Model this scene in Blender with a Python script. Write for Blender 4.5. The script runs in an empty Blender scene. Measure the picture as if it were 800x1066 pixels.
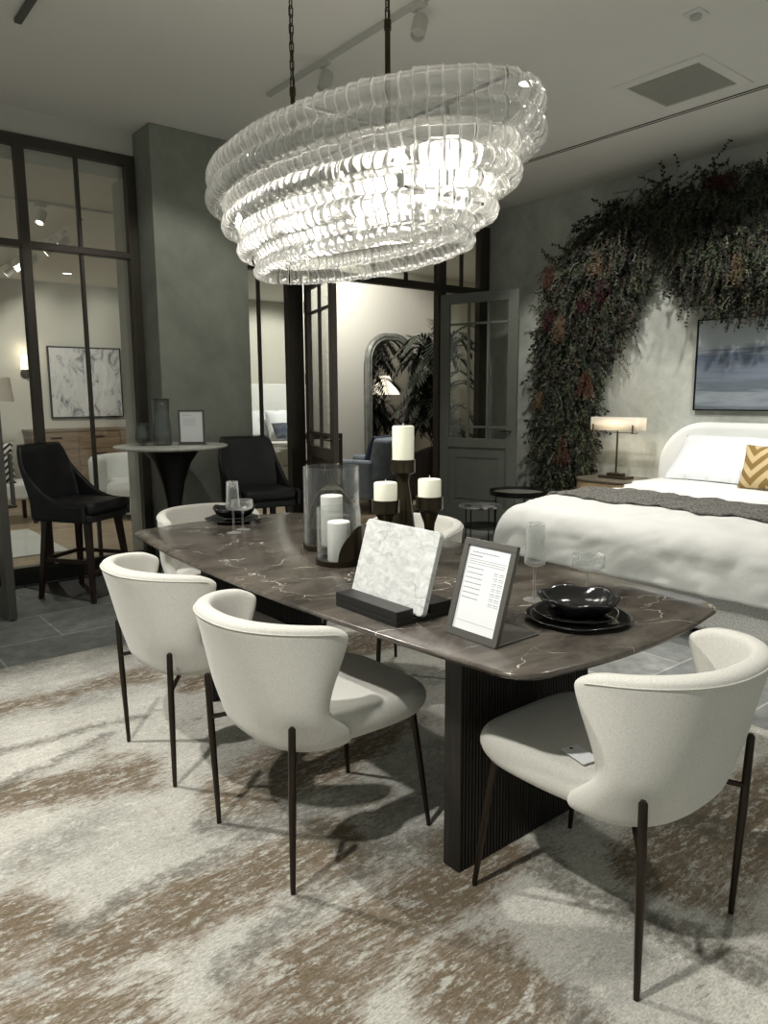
import bpy, bmesh, math, random
from mathutils import Vector, Matrix
import numpy as np
S = bpy.context.scene
COL = S.collection
PI = math.pi
sin, cos = math.sin, math.cos

# ------------------------------------------------------------------ camera
cam_d = bpy.data.cameras.new('camera'); cam = bpy.data.objects.new('camera', cam_d); COL.objects.link(cam)
AZ, PIT, ROL, FPX = math.radians(39.1), math.radians(8.95), math.radians(0.29), 768.0
fw = Vector((sin(AZ)*cos(PIT), cos(AZ)*cos(PIT), -sin(PIT)))
rt = Vector((cos(AZ), -sin(AZ), 0)); up = rt.cross(fw)
rt2 = rt*cos(ROL) - up*sin(ROL); up2 = up*cos(ROL) + rt*sin(ROL)
M = Matrix(((rt2.x, up2.x, -fw.x, 0), (rt2.y, up2.y, -fw.y, 0), (rt2.z, up2.z, -fw.z, 1.4), (0, 0, 0, 1)))
cam.matrix_world = M
cam_d.sensor_fit = 'HORIZONTAL'; cam_d.sensor_width = 36.0; cam_d.lens = 36.0*FPX/800.0
cam_d.clip_start = 0.05; cam_d.clip_end = 60
S.camera = cam

# ------------------------------------------------------------------ world, exposure
w = bpy.data.worlds.new('world'); S.world = w; w.use_nodes = True
w.node_tree.nodes['Background'].inputs[0].default_value = (0.93, 0.98, 0.90, 1)
w.node_tree.nodes['Background'].inputs[1].default_value = 0.20
S.view_settings.view_transform = 'Standard'; S.view_settings.look = 'None'
S.view_settings.exposure = 0.76; S.view_settings.gamma = 1.0; S.view_settings.use_curve_mapping = False
try:
    S.cycles.use_denoising = True; S.cycles.denoiser = 'OPENIMAGEDENOISE'
    S.cycles.max_bounces = 8; S.cycles.transparent_max_bounces = 40; S.cycles.transmission_bounces = 8
    S.cycles.caustics_reflective = False; S.cycles.caustics_refractive = False
    S.cycles.sample_clamp_indirect = 3.0; S.cycles.blur_glossy = 1.0
except Exception: pass

# ------------------------------------------------------------------ ceiling spots (the room's own downlights, plus added fill spots)
def spot(loc, to, power, ang=60, size=0.05, col=(1, .965, .90), blend=.4):
    d = bpy.data.lights.new('spot', 'SPOT'); d.energy = power; d.spot_size = math.radians(ang); d.spot_blend = blend
    d.shadow_soft_size = size; d.color = col
    o = bpy.data.objects.new('ceiling_or_fill_spot', d); COL.objects.link(o); o.location = loc
    o.rotation_euler = (Vector(to)-Vector(loc)).to_track_quat('-Z', 'Y').to_euler()
    return o
spot((-.35, 4.0, 3.32), (1.0, 2.3, 0.3), 225, 60)          # from the left: chair backs and rug
spot((-.55, 1.1, 3.32), (1.0, 1.3, 0.2), 190, 66)          # above the camera's side of the rug
spot((4.00, 3.42, 3.32), (5.0, 2.7, 0.4), 140, 75)
spot((2.95, 2.9, 3.32), (4.25, 2.5, 0.4), 75, 62)  # added fill spot, brightens the foot side of the duvet
spot((4.7, 3.7, 3.32), (6.2, 4.5, 1.5), 75, 62)         # added fill spot, brightens the foliage arch
spot((4.6, 1.6, 3.32), (6.3, 2.9, 1.2), 130, 62)         # bed wall
spot((3.2, 1.2, 3.32), (1.9, 1.4, .7), 50, 60)            # table near end
spot((2.77, 3.2, 3.32), (1.8, 3.0, .76), 60, 60)          # table far end, from the track
spot((2.0, 4.2, 3.32), (2.4, 5.6, 1.2), 32, 80)            # column and high table
spot((5.6, 7.05, 3.0), (5.9, 8.15, 1.9), 80, 125)          # mirror wall
spot((2.2, 9.6, 2.95), (3.7, 12.0, 1.6), 80, 60)         # far gallery wall
spot((6.9, 9.8, 2.95), (7.0, 12.0, 0.9), 150, 90)          # far bed
spot((1.8, 8.0, 2.95), (2.0, 8.5, 0), 60, 120)            # gallery floor

spot((8.4, 7.2, 3.0), (8.0, 6.05, 1.3), 30, 110)

# ------------------------------------------------------------------ materials
MATS = {}
def nodes(name):
    m = bpy.data.materials.new(name); m.use_nodes = True; MATS[name] = m
    nt = m.node_tree; b = nt.nodes['Principled BSDF']
    return m, nt, b
def pm(name, col, rough=.6, metal=0, spec=.5, coat=0, sheen=0, bump=None, noise=None, sub=0, coord='Object'):
    """principled with optional colour noise=(scale, amount) and bump=(scale, strength)"""
    m, nt, b = nodes(name)
    b.inputs['Base Color'].default_value = (*col, 1); b.inputs['Roughness'].default_value = rough
    b.inputs['Metallic'].default_value = metal; b.inputs['Specular IOR Level'].default_value = spec
    b.inputs['Coat Weight'].default_value = coat; b.inputs['Sheen Weight'].default_value = sheen
    L = nt.links
    if bump or noise: tc = nt.nodes.new('ShaderNodeTexCoord')
    if noise:
        n = nt.nodes.new('ShaderNodeTexNoise'); n.inputs['Scale'].default_value = noise[0]; n.inputs['Detail'].default_value = 5
        L.new(tc.outputs[coord], n.inputs['Vector'])
        r = nt.nodes.new('ShaderNodeValToRGB'); a = noise[1]
        r.color_ramp.elements[0].position = .3; r.color_ramp.elements[1].position = .7
        r.color_ramp.elements[0].color = (*[c*(1-a) for c in col], 1); r.color_ramp.elements[1].color = (*[min(1, c*(1+a)) for c in col], 1)
        L.new(n.outputs['Fac'], r.inputs[0]); L.new(r.outputs[0], b.inputs['Base Color'])
    if bump:
        n = nt.nodes.new('ShaderNodeTexNoise'); n.inputs['Scale'].default_value = bump[0]; n.inputs['Detail'].default_value = 3
        L.new(tc.outputs[coord], n.inputs['Vector'])
        bn = nt.nodes.new('ShaderNodeBump'); bn.inputs['Strength'].default_value = bump[1]; bn.inputs['Distance'].default_value = .01
        L.new(n.outputs['Fac'], bn.inputs['Height']); L.new(bn.outputs[0], b.inputs['Normal'])
    return m
def emis(name, col, st):
    m, nt, b = nodes(name); b.inputs['Base Color'].default_value = (*col, 1)
    b.inputs['Emission Color'].default_value = (*col, 1); b.inputs['Emission Strength'].default_value = st
    return m
def glassy(name, tint=(.96, .97, .96), rough=.02, refl=.05, refr=0.0, ior=1.3, body=0.0, bodycol=(.9, .92, .9), edge=.3, power=3.0):
    """thin glass: see-through face-on, mirroring and whitish where it turns away"""
    m, nt, b = nodes(name); L = nt.links; nt.nodes.remove(b); out = nt.nodes['Material Output']
    def new(t): return nt.nodes.new(t)
    cur = new('ShaderNodeBsdfTransparent'); cur.inputs[0].default_value = (*tint, 1)
    def mixin(a, b_, fac):
        mx = new('ShaderNodeMixShader')
        if isinstance(fac, float): mx.inputs[0].default_value = fac
        else: nt.links.new(fac, mx.inputs[0])
        L.new(a.outputs[0], mx.inputs[1]); L.new(b_.outputs[0], mx.inputs[2]); return mx
    if refr:
        rf = new('ShaderNodeBsdfRefraction'); rf.inputs['IOR'].default_value = ior; rf.inputs['Roughness'].default_value = .03; cur = mixin(cur, rf, refr)
    lw = new('ShaderNodeLayerWeight'); lw.inputs[0].default_value = .5
    pw = new('ShaderNodeMath'); pw.operation = 'POWER'; pw.inputs[1].default_value = power; L.new(lw.outputs['Facing'], pw.inputs[0])
    if body or edge:
        tl = new('ShaderNodeBsdfTranslucent'); tl.inputs[0].default_value = (*bodycol, 1)
        df = new('ShaderNodeBsdfDiffuse'); df.inputs[0].default_value = (*bodycol, 1)
        ma = new('ShaderNodeMath'); ma.operation = 'MULTIPLY_ADD'; ma.inputs[1].default_value = edge; ma.inputs[2].default_value = body; ma.use_clamp = True
        L.new(pw.outputs[0], ma.inputs[0]); cur = mixin(cur, mixin(tl, df, .5), ma.outputs[0])
    gl = new('ShaderNodeBsdfGlossy'); gl.inputs['Roughness'].default_value = rough
    p5 = new('ShaderNodeMath'); p5.operation = 'POWER'; p5.inputs[1].default_value = 4.0; L.new(lw.outputs['Facing'], p5.inputs[0])
    fm = new('ShaderNodeMath'); fm.operation = 'MULTIPLY_ADD'; fm.inputs[1].default_value = .8; fm.inputs[2].default_value = refl; fm.use_clamp = True; L.new(p5.outputs[0], fm.inputs[0])
    cur = mixin(cur, gl, fm.outputs[0]); L.new(cur.outputs[0], out.inputs[0]); return m

def ramp(nt, els):
    r = nt.nodes.new('ShaderNodeValToRGB'); cr = r.color_ramp
    while len(cr.elements) < len(els): cr.elements.new(.5)
    for e, (p, c) in zip(cr.elements, els): e.position = p; e.color = (*c, 1)
    return r
def N(nt, t, **kw):
    n = nt.nodes.new(t)
    for k, v in kw.items():
        if k in n.inputs: n.inputs[k].default_value = v
        else: setattr(n, k, v)
    return n

def plaster(name, c0, c1, sc=1.6):
    m, nt, b = nodes(name); L = nt.links
    tc = N(nt, 'ShaderNodeTexCoord'); n1 = N(nt, 'ShaderNodeTexNoise', Scale=sc, Detail=7.0, Roughness=.62, Distortion=.6)
    n2 = N(nt, 'ShaderNodeTexNoise', Scale=sc*7, Detail=6.0, Roughness=.7)
    L.new(tc.outputs['Object'], n1.inputs['Vector']); L.new(tc.outputs['Object'], n2.inputs['Vector'])
    mm = N(nt, 'ShaderNodeMath', operation='MULTIPLY_ADD'); mm.inputs[1].default_value = .35; L.new(n2.outputs['Fac'], mm.inputs[0]); L.new(n1.outputs['Fac'], mm.inputs[2])
    r = ramp(nt, [(.48, c0), (.86, c1)]); L.new(mm.outputs[0], r.inputs[0]); L.new(r.outputs[0], b.inputs['Base Color'])
    b.inputs['Roughness'].default_value = .75
    bp = N(nt, 'ShaderNodeBump', Strength=.12, Distance=.01); L.new(n2.outputs['Fac'], bp.inputs['Height']); L.new(bp.outputs[0], b.inputs['Normal'])
    return m
plaster('wreath_wall', (.33, .35, .31), (.58, .60, .55))
plaster('column_plaster', (.17, .18, .15), (.27, .285, .24), 1.1)
pm('ceiling_paint', (.80, .79, .73), .9, noise=(.8, .03))
pm('wall_paint', (.50, .49, .44), .9)
pm('wall_pale', (.62, .61, .54), .9)
pm('wall_warm', (.42, .385, .335), .9)
pm('frame_bronze', (.050, .042, .032), .42, metal=.35, noise=(3, .15))
pm('leaf_green_grey', (.125, .135, .115), .5, noise=(4, .08))
pm('leaf_brown', (.085, .066, .054), .45, noise=(4, .12))
pm('black_metal', (.012, .011, .010), .38, metal=.5)
pm('chair_leg_metal', (.035, .027, .020), .3, metal=.75)
pm('black_fabric', (.010, .010, .011), .85, noise=(20, .35), sheen=.12)
pm('black_leather', (.010, .010, .012), .5, noise=(8, .5), bump=(35, .15))
pm('espresso_wood', (.030, .014, .009), .4, noise=(12, .3))
pm('candle_wax', (.80, .80, .66), .55, sub=.2)
pm('candle_wax_white', (.80, .81, .78), .55)
pm('holder_bronze', (.040, .032, .018), .28, metal=.7, noise=(10, .2))
pm('black_glaze', (.008, .008, .009), .13, coat=.6, bump=(18, .25))
pm('tray_black', (.012, .012, .011), .45)
pm('sign_metal', (.115, .112, .10), .4, metal=.3)
pm('paper', (.80, .82, .84), .7)
pm('ink', (.25, .26, .28), .8)
pm('bed_linen', (.80, .81, .78), .85, bump=(9, .5), noise=(5, .03))
pm('pillow_white', (.80, .83, .86), .85, bump=(9, .25))
pm('lamp_shade', (.85, .82, .74), .8)
pm('lamp_metal', (.07, .055, .035), .35, metal=.7)
pm('white_metal', (.75, .75, .73), .4)
pm('steel', (.55, .55, .53), .25, metal=.9)
pm('blue_fabric', (.26, .30, .345), .9, noise=(12, .15))
pm('blue_dark_fabric', (.05, .07, .11), .9)
pm('leather_brown', (.045, .032, .025), .45)
pm('palm_leaf', (.018, .024, .013), .55, noise=(6, .4))
pm('palm_stem', (.03, .028, .018), .7)
pm('pot_clay', (.05, .045, .04), .7)
pm('white_fabric', (.77, .785, .76), .9, bump=(30, .15))
pm('stripe_dark', (.03, .03, .03), .9)
pm('glass_green', (.05, .06, .05), .3)
pm('concrete_black', (.018, .018, .016), .6)
pm('nightstand_top', (.12, .105, .08), .3)
pm('frame_grey', (.16, .155, .14), .5, metal=.4)
pm('wick', (.75, .74, .68), .8)
glassy('window_glass', (.93, .94, .92), 0.0, .05, edge=0, body=0)
glassy('clear_glass', (.97, .975, .97), .03, .04, body=.008, edge=.28, power=2.6)
glassy('ribbed_glass', (.95, .96, .955), .03, .07, body=.05, edge=.75, power=1.6)
glassy('smoked_glass', (.80, .82, .81), .03, .08, body=.0, edge=.55, bodycol=(.25, .26, .25), power=1.6)
glassy('chandelier_glass', (.95, .96, .95), .10, .07, refr=.25, ior=1.25, body=.09, bodycol=(.95, .95, .92), edge=.40, power=2.0)
glassy('chandelier_bright_edge', (.97, .97, .96), .10, .12, body=.40, bodycol=(.95, .95, .92), edge=.45, power=1.5)  # whiter body colour stands in for bright refraction along strip edges
m, nt, b = nodes('mirror_glass'); b.inputs['Metallic'].default_value = 1; b.inputs['Roughness'].default_value = .02; b.inputs['Base Color'].default_value = (.75, .77, .74, 1)
pm('mirror_frame', (.33, .34, .31), .35, metal=.6, noise=(14, .25))
emis('bulb', (1, .93, .82), 9.0)
emis('shade_lit', (1, .93, .80), 1.5)
emis('sconce_lit', (1, .88, .72), 1.1)
emis('downlight_lens', (1, .95, .86), 5.0)

# chair upholstery: fine woven light fabric
m, nt, b = nodes('chair_fabric'); L = nt.links
tc = N(nt, 'ShaderNodeTexCoord'); wv = N(nt, 'ShaderNodeTexNoise', Scale=420.0, Detail=2.0); L.new(tc.outputs['Object'], wv.inputs['Vector'])
w2 = N(nt, 'ShaderNodeTexNoise', Scale=260.0, Detail=3.0); L.new(tc.outputs['Object'], w2.inputs['Vector'])
ad = N(nt, 'ShaderNodeMath', operation='MULTIPLY_ADD'); ad.inputs[1].default_value = .5; L.new(wv.outputs['Fac'], ad.inputs[0]); L.new(w2.outputs['Fac'], ad.inputs[2])
r = ramp(nt, [(.45, (.54, .535, .485)), (1.05, (.70, .69, .64))]); L.new(ad.outputs[0], r.inputs[0]); L.new(r.outputs[0], b.inputs['Base Color'])
b.inputs['Roughness'].default_value = .9; b.inputs['Sheen Weight'].default_value = .2
bp = N(nt, 'ShaderNodeBump', Strength=.25, Distance=.003); L.new(wv.outputs['Fac'], bp.inputs['Height']); L.new(bp.outputs[0], b.inputs['Normal'])
# boucle bed base
m, nt, b = nodes('boucle'); L = nt.links
tc = N(nt, 'ShaderNodeTexCoord'); wv = N(nt, 'ShaderNodeTexNoise', Scale=110.0, Detail=3.0); L.new(tc.outputs['Object'], wv.inputs['Vector'])
r = ramp(nt, [(.35, (.60, .60, .56)), (.65, (.88, .87, .83))]); L.new(wv.outputs['Fac'], r.inputs[0]); L.new(r.outputs[0], b.inputs['Base Color']); b.inputs['Roughness'].default_value = .95
bp = N(nt, 'ShaderNodeBump', Strength=.6, Distance=.01); L.new(wv.outputs['Fac'], bp.inputs['Height']); L.new(bp.outputs[0], b.inputs['Normal'])
# knitted charcoal throw
m, nt, b = nodes('throw_knit'); L = nt.links
tc = N(nt, 'ShaderNodeTexCoord'); wv = N(nt, 'ShaderNodeTexNoise', Scale=60.0, Detail=6.0, Roughness=.8); L.new(tc.outputs['Object'], wv.inputs['Vector'])
r = ramp(nt, [(.38, (.035, .035, .032)), (.66, (.36, .35, .32))]); L.new(wv.outputs['Fac'], r.inputs[0]); L.new(r.outputs[0], b.inputs['Base Color']); b.inputs['Roughness'].default_value = .95
bp = N(nt, 'ShaderNodeBump', Strength=.6, Distance=.01); L.new(wv.outputs['Fac'], bp.inputs['Height']); L.new(bp.outputs[0], b.inputs['Normal'])

# brown marble with pale veins
def marble(name, base0, base1, vein, scale, vw, rough, vscale, warp=.35, rot=.5):
    m, nt, b = nodes(name); L = nt.links
    tc = N(nt, 'ShaderNodeTexCoord'); mp = N(nt, 'ShaderNodeMapping'); mp.inputs['Rotation'].default_value = (0, 0, rot); L.new(tc.outputs['Object'], mp.inputs[0])
    mp.inputs['Scale'].default_value = (1, 1.7, 1)
    n0 = N(nt, 'ShaderNodeTexNoise', Scale=scale, Detail=9.0, Roughness=.65, Distortion=.8); L.new(mp.outputs[0], n0.inputs['Vector'])
    r0 = ramp(nt, [(.34, base0), (.68, base1)]); L.new(n0.outputs['Fac'], r0.inputs[0])
    nw = N(nt, 'ShaderNodeTexNoise', Scale=2.2, Detail=4.0, Roughness=.55); L.new(mp.outputs[0], nw.inputs['Vector'])
    sb = N(nt, 'ShaderNodeVectorMath', operation='SUBTRACT'); sb.inputs[1].default_value = (.5, .5, .5); L.new(nw.outputs['Color'], sb.inputs[0])
    sc = N(nt, 'ShaderNodeVectorMath', operation='SCALE'); sc.inputs['Scale'].default_value = warp*2; L.new(sb.outputs[0], sc.inputs[0])
    av = N(nt, 'ShaderNodeVectorMath', operation='ADD'); L.new(mp.outputs[0], av.inputs[0]); L.new(sc.outputs[0], av.inputs[1])
    vo = N(nt, 'ShaderNodeTexVoronoi', feature='DISTANCE_TO_EDGE', Scale=vscale); L.new(av.outputs[0], vo.inputs['Vector'])
    mk = N(nt, 'ShaderNodeTexNoise', Scale=2.2, Detail=4.0); L.new(tc.outputs['Object'], mk.inputs['Vector'])
    mr = N(nt, 'ShaderNodeMapRange'); mr.inputs[1].default_value = .40; mr.inputs[2].default_value = .62; mr.inputs[3].default_value = .0004; mr.inputs[4].default_value = vw; L.new(mk.outputs['Fac'], mr.inputs[0])
    dv = N(nt, 'ShaderNodeMath', operation='DIVIDE'); L.new(vo.outputs['Distance'], dv.inputs[0]); L.new(mr.outputs[0], dv.inputs[1])
    iv = N(nt, 'ShaderNodeMath', operation='SUBTRACT', use_clamp=True); iv.inputs[0].default_value = 1; L.new(dv.outputs[0], iv.inputs[1])
    n3 = N(nt, 'ShaderNodeTexNoise', Scale=22.0, Detail=4.0); L.new(tc.outputs['Object'], n3.inputs['Vector'])
    mu = N(nt, 'ShaderNodeMath', operation='MULTIPLY', use_clamp=True); L.new(iv.outputs[0], mu.inputs[0])
    m4 = N(nt, 'ShaderNodeMapRange'); m4.inputs[1].default_value = .38; m4.inputs[2].default_value = .6; L.new(n3.outputs['Fac'], m4.inputs[0]); L.new(m4.outputs[0], mu.inputs[1])
    mx = N(nt, 'ShaderNodeMixRGB'); mx.inputs[2].default_value = (*vein, 1); L.new(mu.outputs[0], mx.inputs[0]); L.new(r0.outputs[0], mx.inputs[1])
    L.new(mx.outputs[0], b.inputs['Base Color']); b.inputs['Roughness'].default_value = rough
    return m
marble('table_marble', (.034, .029, .024), (.125, .108, .090), (.66, .62, .54), 3.4, .014, .22, 3.0, .30)
marble('white_marble', (.50, .52, .51), (.80, .81, .79), (.24, .25, .25), 24.0, .05, .35, 9.0, .30)
marble('bar_marble', (.45, .46, .43), (.78, .77, .72), (.3, .3, .28), 5.0, .02, .25, 5.0, .2)

def wood(name, c0, c1, sc=(1, 14, 14), rough=.5, ns=4.0, grooves=None):
    m, nt, b = nodes(name); L = nt.links
    tc = N(nt, 'ShaderNodeTexCoord'); mp = N(nt, 'ShaderNodeMapping'); mp.inputs['Scale'].default_value = sc; L.new(tc.outputs['Object'], mp.inputs[0])
    n = N(nt, 'ShaderNodeTexNoise', Scale=ns, Detail=6.0, Roughness=.6); L.new(mp.outputs[0], n.inputs['Vector'])
    r = ramp(nt, [(.32, c0), (.68, c1)]); L.new(n.outputs['Fac'], r.inputs[0]); L.new(r.outputs[0], b.inputs['Base Color']); b.inputs['Roughness'].default_value = rough
    bp = N(nt, 'ShaderNodeBump', Strength=.2, Distance=.005); L.new(n.outputs['Fac'], bp.inputs['Height']); L.new(bp.outputs[0], b.inputs['Normal'])
    return m
wood('pedestal_wood', (.006, .005, .004), (.022, .019, .015), (16, 16, .6), .5)
wood('oak', (.22, .16, .085), (.36, .27, .16), (14, 1, 14), .55)
wood('credenza_wood', (.15, .10, .06), (.27, .195, .12), (1.2, 10, 14), .5)

def brickfloor(name, c0, c1, mortar, bw, rh, off, loc, msize, rot=0, grain=(1, 1, 1), rough=.6, nsc=9.0, namt=.35):
    m, nt, b = nodes(name); L = nt.links
    tc = N(nt, 'ShaderNodeTexCoord'); mp = N(nt, 'ShaderNodeMapping'); mp.inputs['Location'].default_value = loc; mp.inputs['Rotation'].default_value = (0, 0, rot); L.new(tc.outputs['Object'], mp.inputs[0])
    bk = N(nt, 'ShaderNodeTexBrick', offset=off); bk.inputs['Scale'].default_value = 1
    for k, v in (('Color1', c0), ('Color2', c1), ('Mortar', mortar)): bk.inputs[k].default_value = (*v, 1)
    bk.inputs['Mortar Size'].default_value = msize; bk.inputs['Mortar Smooth'].default_value = .1; bk.inputs['Brick Width'].default_value = bw; bk.inputs['Row Height'].default_value = rh
    L.new(mp.outputs[0], bk.inputs['Vector'])
    m2 = N(nt, 'ShaderNodeMapping'); m2.inputs['Scale'].default_value = grain; L.new(mp.outputs[0], m2.inputs[0])
    n = N(nt, 'ShaderNodeTexNoise', Scale=nsc, Detail=8.0, Roughness=.7); L.new(m2.outputs[0], n.inputs['Vector'])
    r = ramp(nt, [(.3, (1-namt,)*3), (.7, (1+namt,)*3)]); L.new(n.outputs['Fac'], r.inputs[0])
    mx = N(nt, 'ShaderNodeMixRGB', blend_type='MULTIPLY'); mx.inputs[0].default_value = 1; L.new(bk.outputs[0], mx.inputs[1]); L.new(r.outputs[0], mx.inputs[2])
    L.new(mx.outputs[0], b.inputs['Base Color']); b.inputs['Roughness'].default_value = rough
    bp = N(nt, 'ShaderNodeBump', Strength=.15, Distance=.01); L.new(n.outputs['Fac'], bp.inputs['Height']); L.new(bp.outputs[0], b.inputs['Normal'])
brickfloor('slate_floor', (.17, .18, .18), (.30, .31, .30), (.42, .42, .40), .92, .52, .42, (-.26+.92*.0, .18, 0), .006)
brickfloor('plank_floor', (.36, .28, .19), (.50, .40, .28), (.16, .12, .08), 1.6, .18, .4, (0, 0, 0), .003, 0, (1, 12, 1), .45, 3.0, .3)

# ------------------------------------------------------------------ mesh builder
class MB:
    def __init__(s): s.v = []; s.f = []; s.mi = []
    def add(s, vs, fs):
        k = len(s.v); s.v += [tuple(p) for p in vs]; s.f += [tuple(i+k for i in f) for f in fs]; return s
    def box(s, a, b, M=None):
        x0, y0, z0 = a; x1, y1, z1 = b
        vs = [Vector(p) for p in ((x0,y0,z0),(x1,y0,z0),(x1,y1,z0),(x0,y1,z0),(x0,y0,z1),(x1,y0,z1),(x1,y1,z1),(x0,y1,z1))]
        if M: vs = [M @ p for p in vs]
        return s.add(vs, [(0,3,2,1),(4,5,6,7),(0,1,5,4),(1,2,6,5),(2,3,7,6),(3,0,4,7)])
    def prism(s, pts, z0, z1, M=None):
        n = len(pts); vs = [Vector((x, y, z0)) for x, y in pts] + [Vector((x, y, z1)) for x, y in pts]
        if M: vs = [M @ p for p in vs]
        return s.add(vs, [tuple(range(n-1, -1, -1)), tuple(range(n, 2*n))] + [(i, (i+1) % n, n+(i+1) % n, n+i) for i in range(n)])
    def lathe(s, prof, n=32, c=(0,0,0), sx=1, sy=1, wob=None, closed=False):
        vs = []; fs = []
        for j, (r, z) in enumerate(prof):
            for i in range(n):
                a = 2*PI*i/n; q = r*(wob(a, j) if wob else 1)
                vs.append((c[0]+q*cos(a)*sx, c[1]+q*sin(a)*sy, c[2]+z))
        m = len(prof)
        for j in range(m-1 if not closed else m):
            for i in range(n):
                a = j*n+i; b = j*n+(i+1) % n; j2 = (j+1) % m
                fs.append((a, b, j2*n+(i+1) % n, j2*n+i))
        if not closed:
            if prof[0][0] > 1e-6: fs.append(tuple(range(n-1, -1, -1)))
            if prof[-1][0] > 1e-6: fs.append(tuple((m-1)*n+i for i in range(n)))
        return s.add(vs, fs)
    def tube(s, pts, r, n=8, caps=True, closed=False):
        pts = [Vector(p) for p in pts]; m = len(pts)
        rs = r if isinstance(r, (list, tuple)) else [r]*m
        vs = []; fs = []; prev = None
        for i, p in enumerate(pts):
            if closed: t = (pts[(i+1) % m]-pts[i-1]).normalized()
            else: t = (pts[min(i+1, m-1)]-pts[max(i-1, 0)]).normalized()
            if prev is None: u = t.cross(Vector((0, 0, 1)));  u = u if u.length > .1 else t.cross(Vector((1, 0, 0)))
            else: u = prev - t*prev.dot(t)
            u.normalize(); prev = u; v = t.cross(u)
            for k in range(n): a = 2*PI*k/n; vs.append(p+(u*cos(a)+v*sin(a))*rs[i])
        for j in range(m-1 if not closed else m):
            for k in range(n):
                j2 = (j+1) % m
                fs.append((j*n+k, j*n+(k+1) % n, j2*n+(k+1) % n, j2*n+k))
        if caps and not closed: fs += [tuple(range(n-1, -1, -1)), tuple((m-1)*n+k for k in range(n))]
        return s.add(vs, fs)
    def grid(s, F, nu, nv, cu=False, cv=False):
        vs = [F(i/(nu if cu else nu-1), j/(nv if cv else nv-1)) for j in range(nv) for i in range(nu)]
        fs = [(j*nu+i, j*nu+(i+1) % nu, ((j+1) % nv)*nu+(i+1) % nu, ((j+1) % nv)*nu+i) for j in range(nv if cv else nv-1) for i in range(nu if cu else nu-1)]
        return s.add(vs, fs)
    def sphere(s, c, r, n=16, m=10):
        rr = r if isinstance(r, (tuple, list)) else (r, r, r)
        return s.lathe([(max(1e-7, sin(PI*j/m)), -cos(PI*j/m)*rr[2]) for j in range(m+1)], n, c, rr[0], rr[1])
    def build(s, name, mat, parent=None, smooth=False, bevel=0, sub=0, solid=0, loc=None, auto=True, seg=2):
        me = bpy.data.meshes.new(name); me.from_pydata([tuple(p) for p in s.v], [], s.f); me.update()
        if s.mi: me.polygons.foreach_set('material_index', s.mi)
        bm = bmesh.new(); bm.from_mesh(me); bmesh.ops.remove_doubles(bm, verts=bm.verts, dist=1e-6)
        bmesh.ops.recalc_face_normals(bm, faces=bm.faces); bm.to_mesh(me); bm.free()
        o = bpy.data.objects.new(name, me); COL.objects.link(o)
        for x in (mat if isinstance(mat, list) else [mat]): me.materials.append(MATS[x])
        if smooth:
            me.polygons.foreach_set('use_smooth', [True]*len(me.polygons))
            if auto: 
                try: me.set_sharp_from_angle(angle=math.radians(42))
                except Exception: pass
        if solid: md = o.modifiers.new('solid', 'SOLIDIFY'); md.thickness = solid; md.offset = 0; md.use_even_offset = False
        if bevel: md = o.modifiers.new('bevel', 'BEVEL'); md.width = bevel; md.segments = seg; md.limit_method = 'ANGLE'
        if sub: md = o.modifiers.new('sub', 'SUBSURF'); md.levels = sub; md.render_levels = sub
        if parent is not None: o.parent = parent
        if loc is not None: o.location = loc
        return o
def root(name, label, cat, loc=(0,0,0), rz=0, group=None):
    o = bpy.data.objects.new(name, None); COL.objects.link(o); o.location = loc; o.rotation_euler = (0, 0, rz)
    o['label'] = label; o['category'] = cat
    if group: o['group'] = group
    o.empty_display_size = .1
    return o
def tag(o, label, cat, group=None):
    o['label'] = label; o['category'] = cat
    if group: o['group'] = group
    return o
def struct(o): o['kind'] = 'structure'; return o
def dup(r, loc, rz, label, group=None):
    c = r.copy(); COL.objects.link(c); c.location = loc; c.rotation_euler = (0, 0, rz); c['label'] = label
    if group: c['group'] = group
    def rec(a, b):
        for ch in [q for q in KIDS if q.parent == a]:
            d = ch.copy(); COL.objects.link(d); d.parent = b; rec(ch, d)
    KIDS = list(bpy.data.objects)
    rec(r, c); return c
def rrect(w, h, r, n=6, cx=0, cy=0):
    pts = []
    for (sx, sy, a0) in ((1, 1, 0), (-1, 1, PI/2), (-1, -1, PI), (1, -1, 1.5*PI)):
        for k in range(n+1):
            a = a0+PI/2*k/n; pts.append((cx+sx*(w/2-r)+r*cos(a), cy+sy*(h/2-r)+r*sin(a)))
    return pts
random.seed(7)
XW, YW, HC = 6.37, 5.95, 3.41      # bed wall, glazed wall, ceiling

# ================================================================== SETTING
struct(MB().box((-3.5, -2.0, -.05), (7.6, YW, 0)).build('floor', 'slate_floor'))
struct(MB().box((-3.5, YW, -.05), (12.5, 12.3, 0.0)).build('floor_gallery', 'plank_floor'))
struct(MB().box((-3.5, -2.0, HC), (XW+.25, YW+.15, HC+.1)).build('ceiling', 'ceiling_paint'))
struct(MB().box((-3.5, YW+.15, 3.10), (12.5, 12.3, 3.2)).build('ceiling_gallery', 'ceiling_paint'))
struct(MB().box((XW, -2.0, 0), (XW+.2, YW+.06, HC)).build('wall_bed', 'wreath_wall'))
struct(MB().box((-3.5, YW, 3.24), (XW+.1, YW+.12, HC)).build('wall_glazed', 'wall_paint'))
struct(MB().box((-3.5, 12.0, 0), (12.5, 12.2, 3.1)).build('wall_gallery', 'wall_pale'))
struct(MB().box((5.28, 8.15, 0), (9.9, 8.3, 3.1)).build('wall_mirror', 'wall_pale'))
struct(MB().box((XW+.2, 6.0, 0), (9.9, 6.06, 3.1)).build('wall_gallery_return', 'wall_warm'))
struct(MB().box((9.9, 5.95, 0), (10.1, 12.0, 3.1)).build('wall_side', 'wall_pale'))
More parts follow.
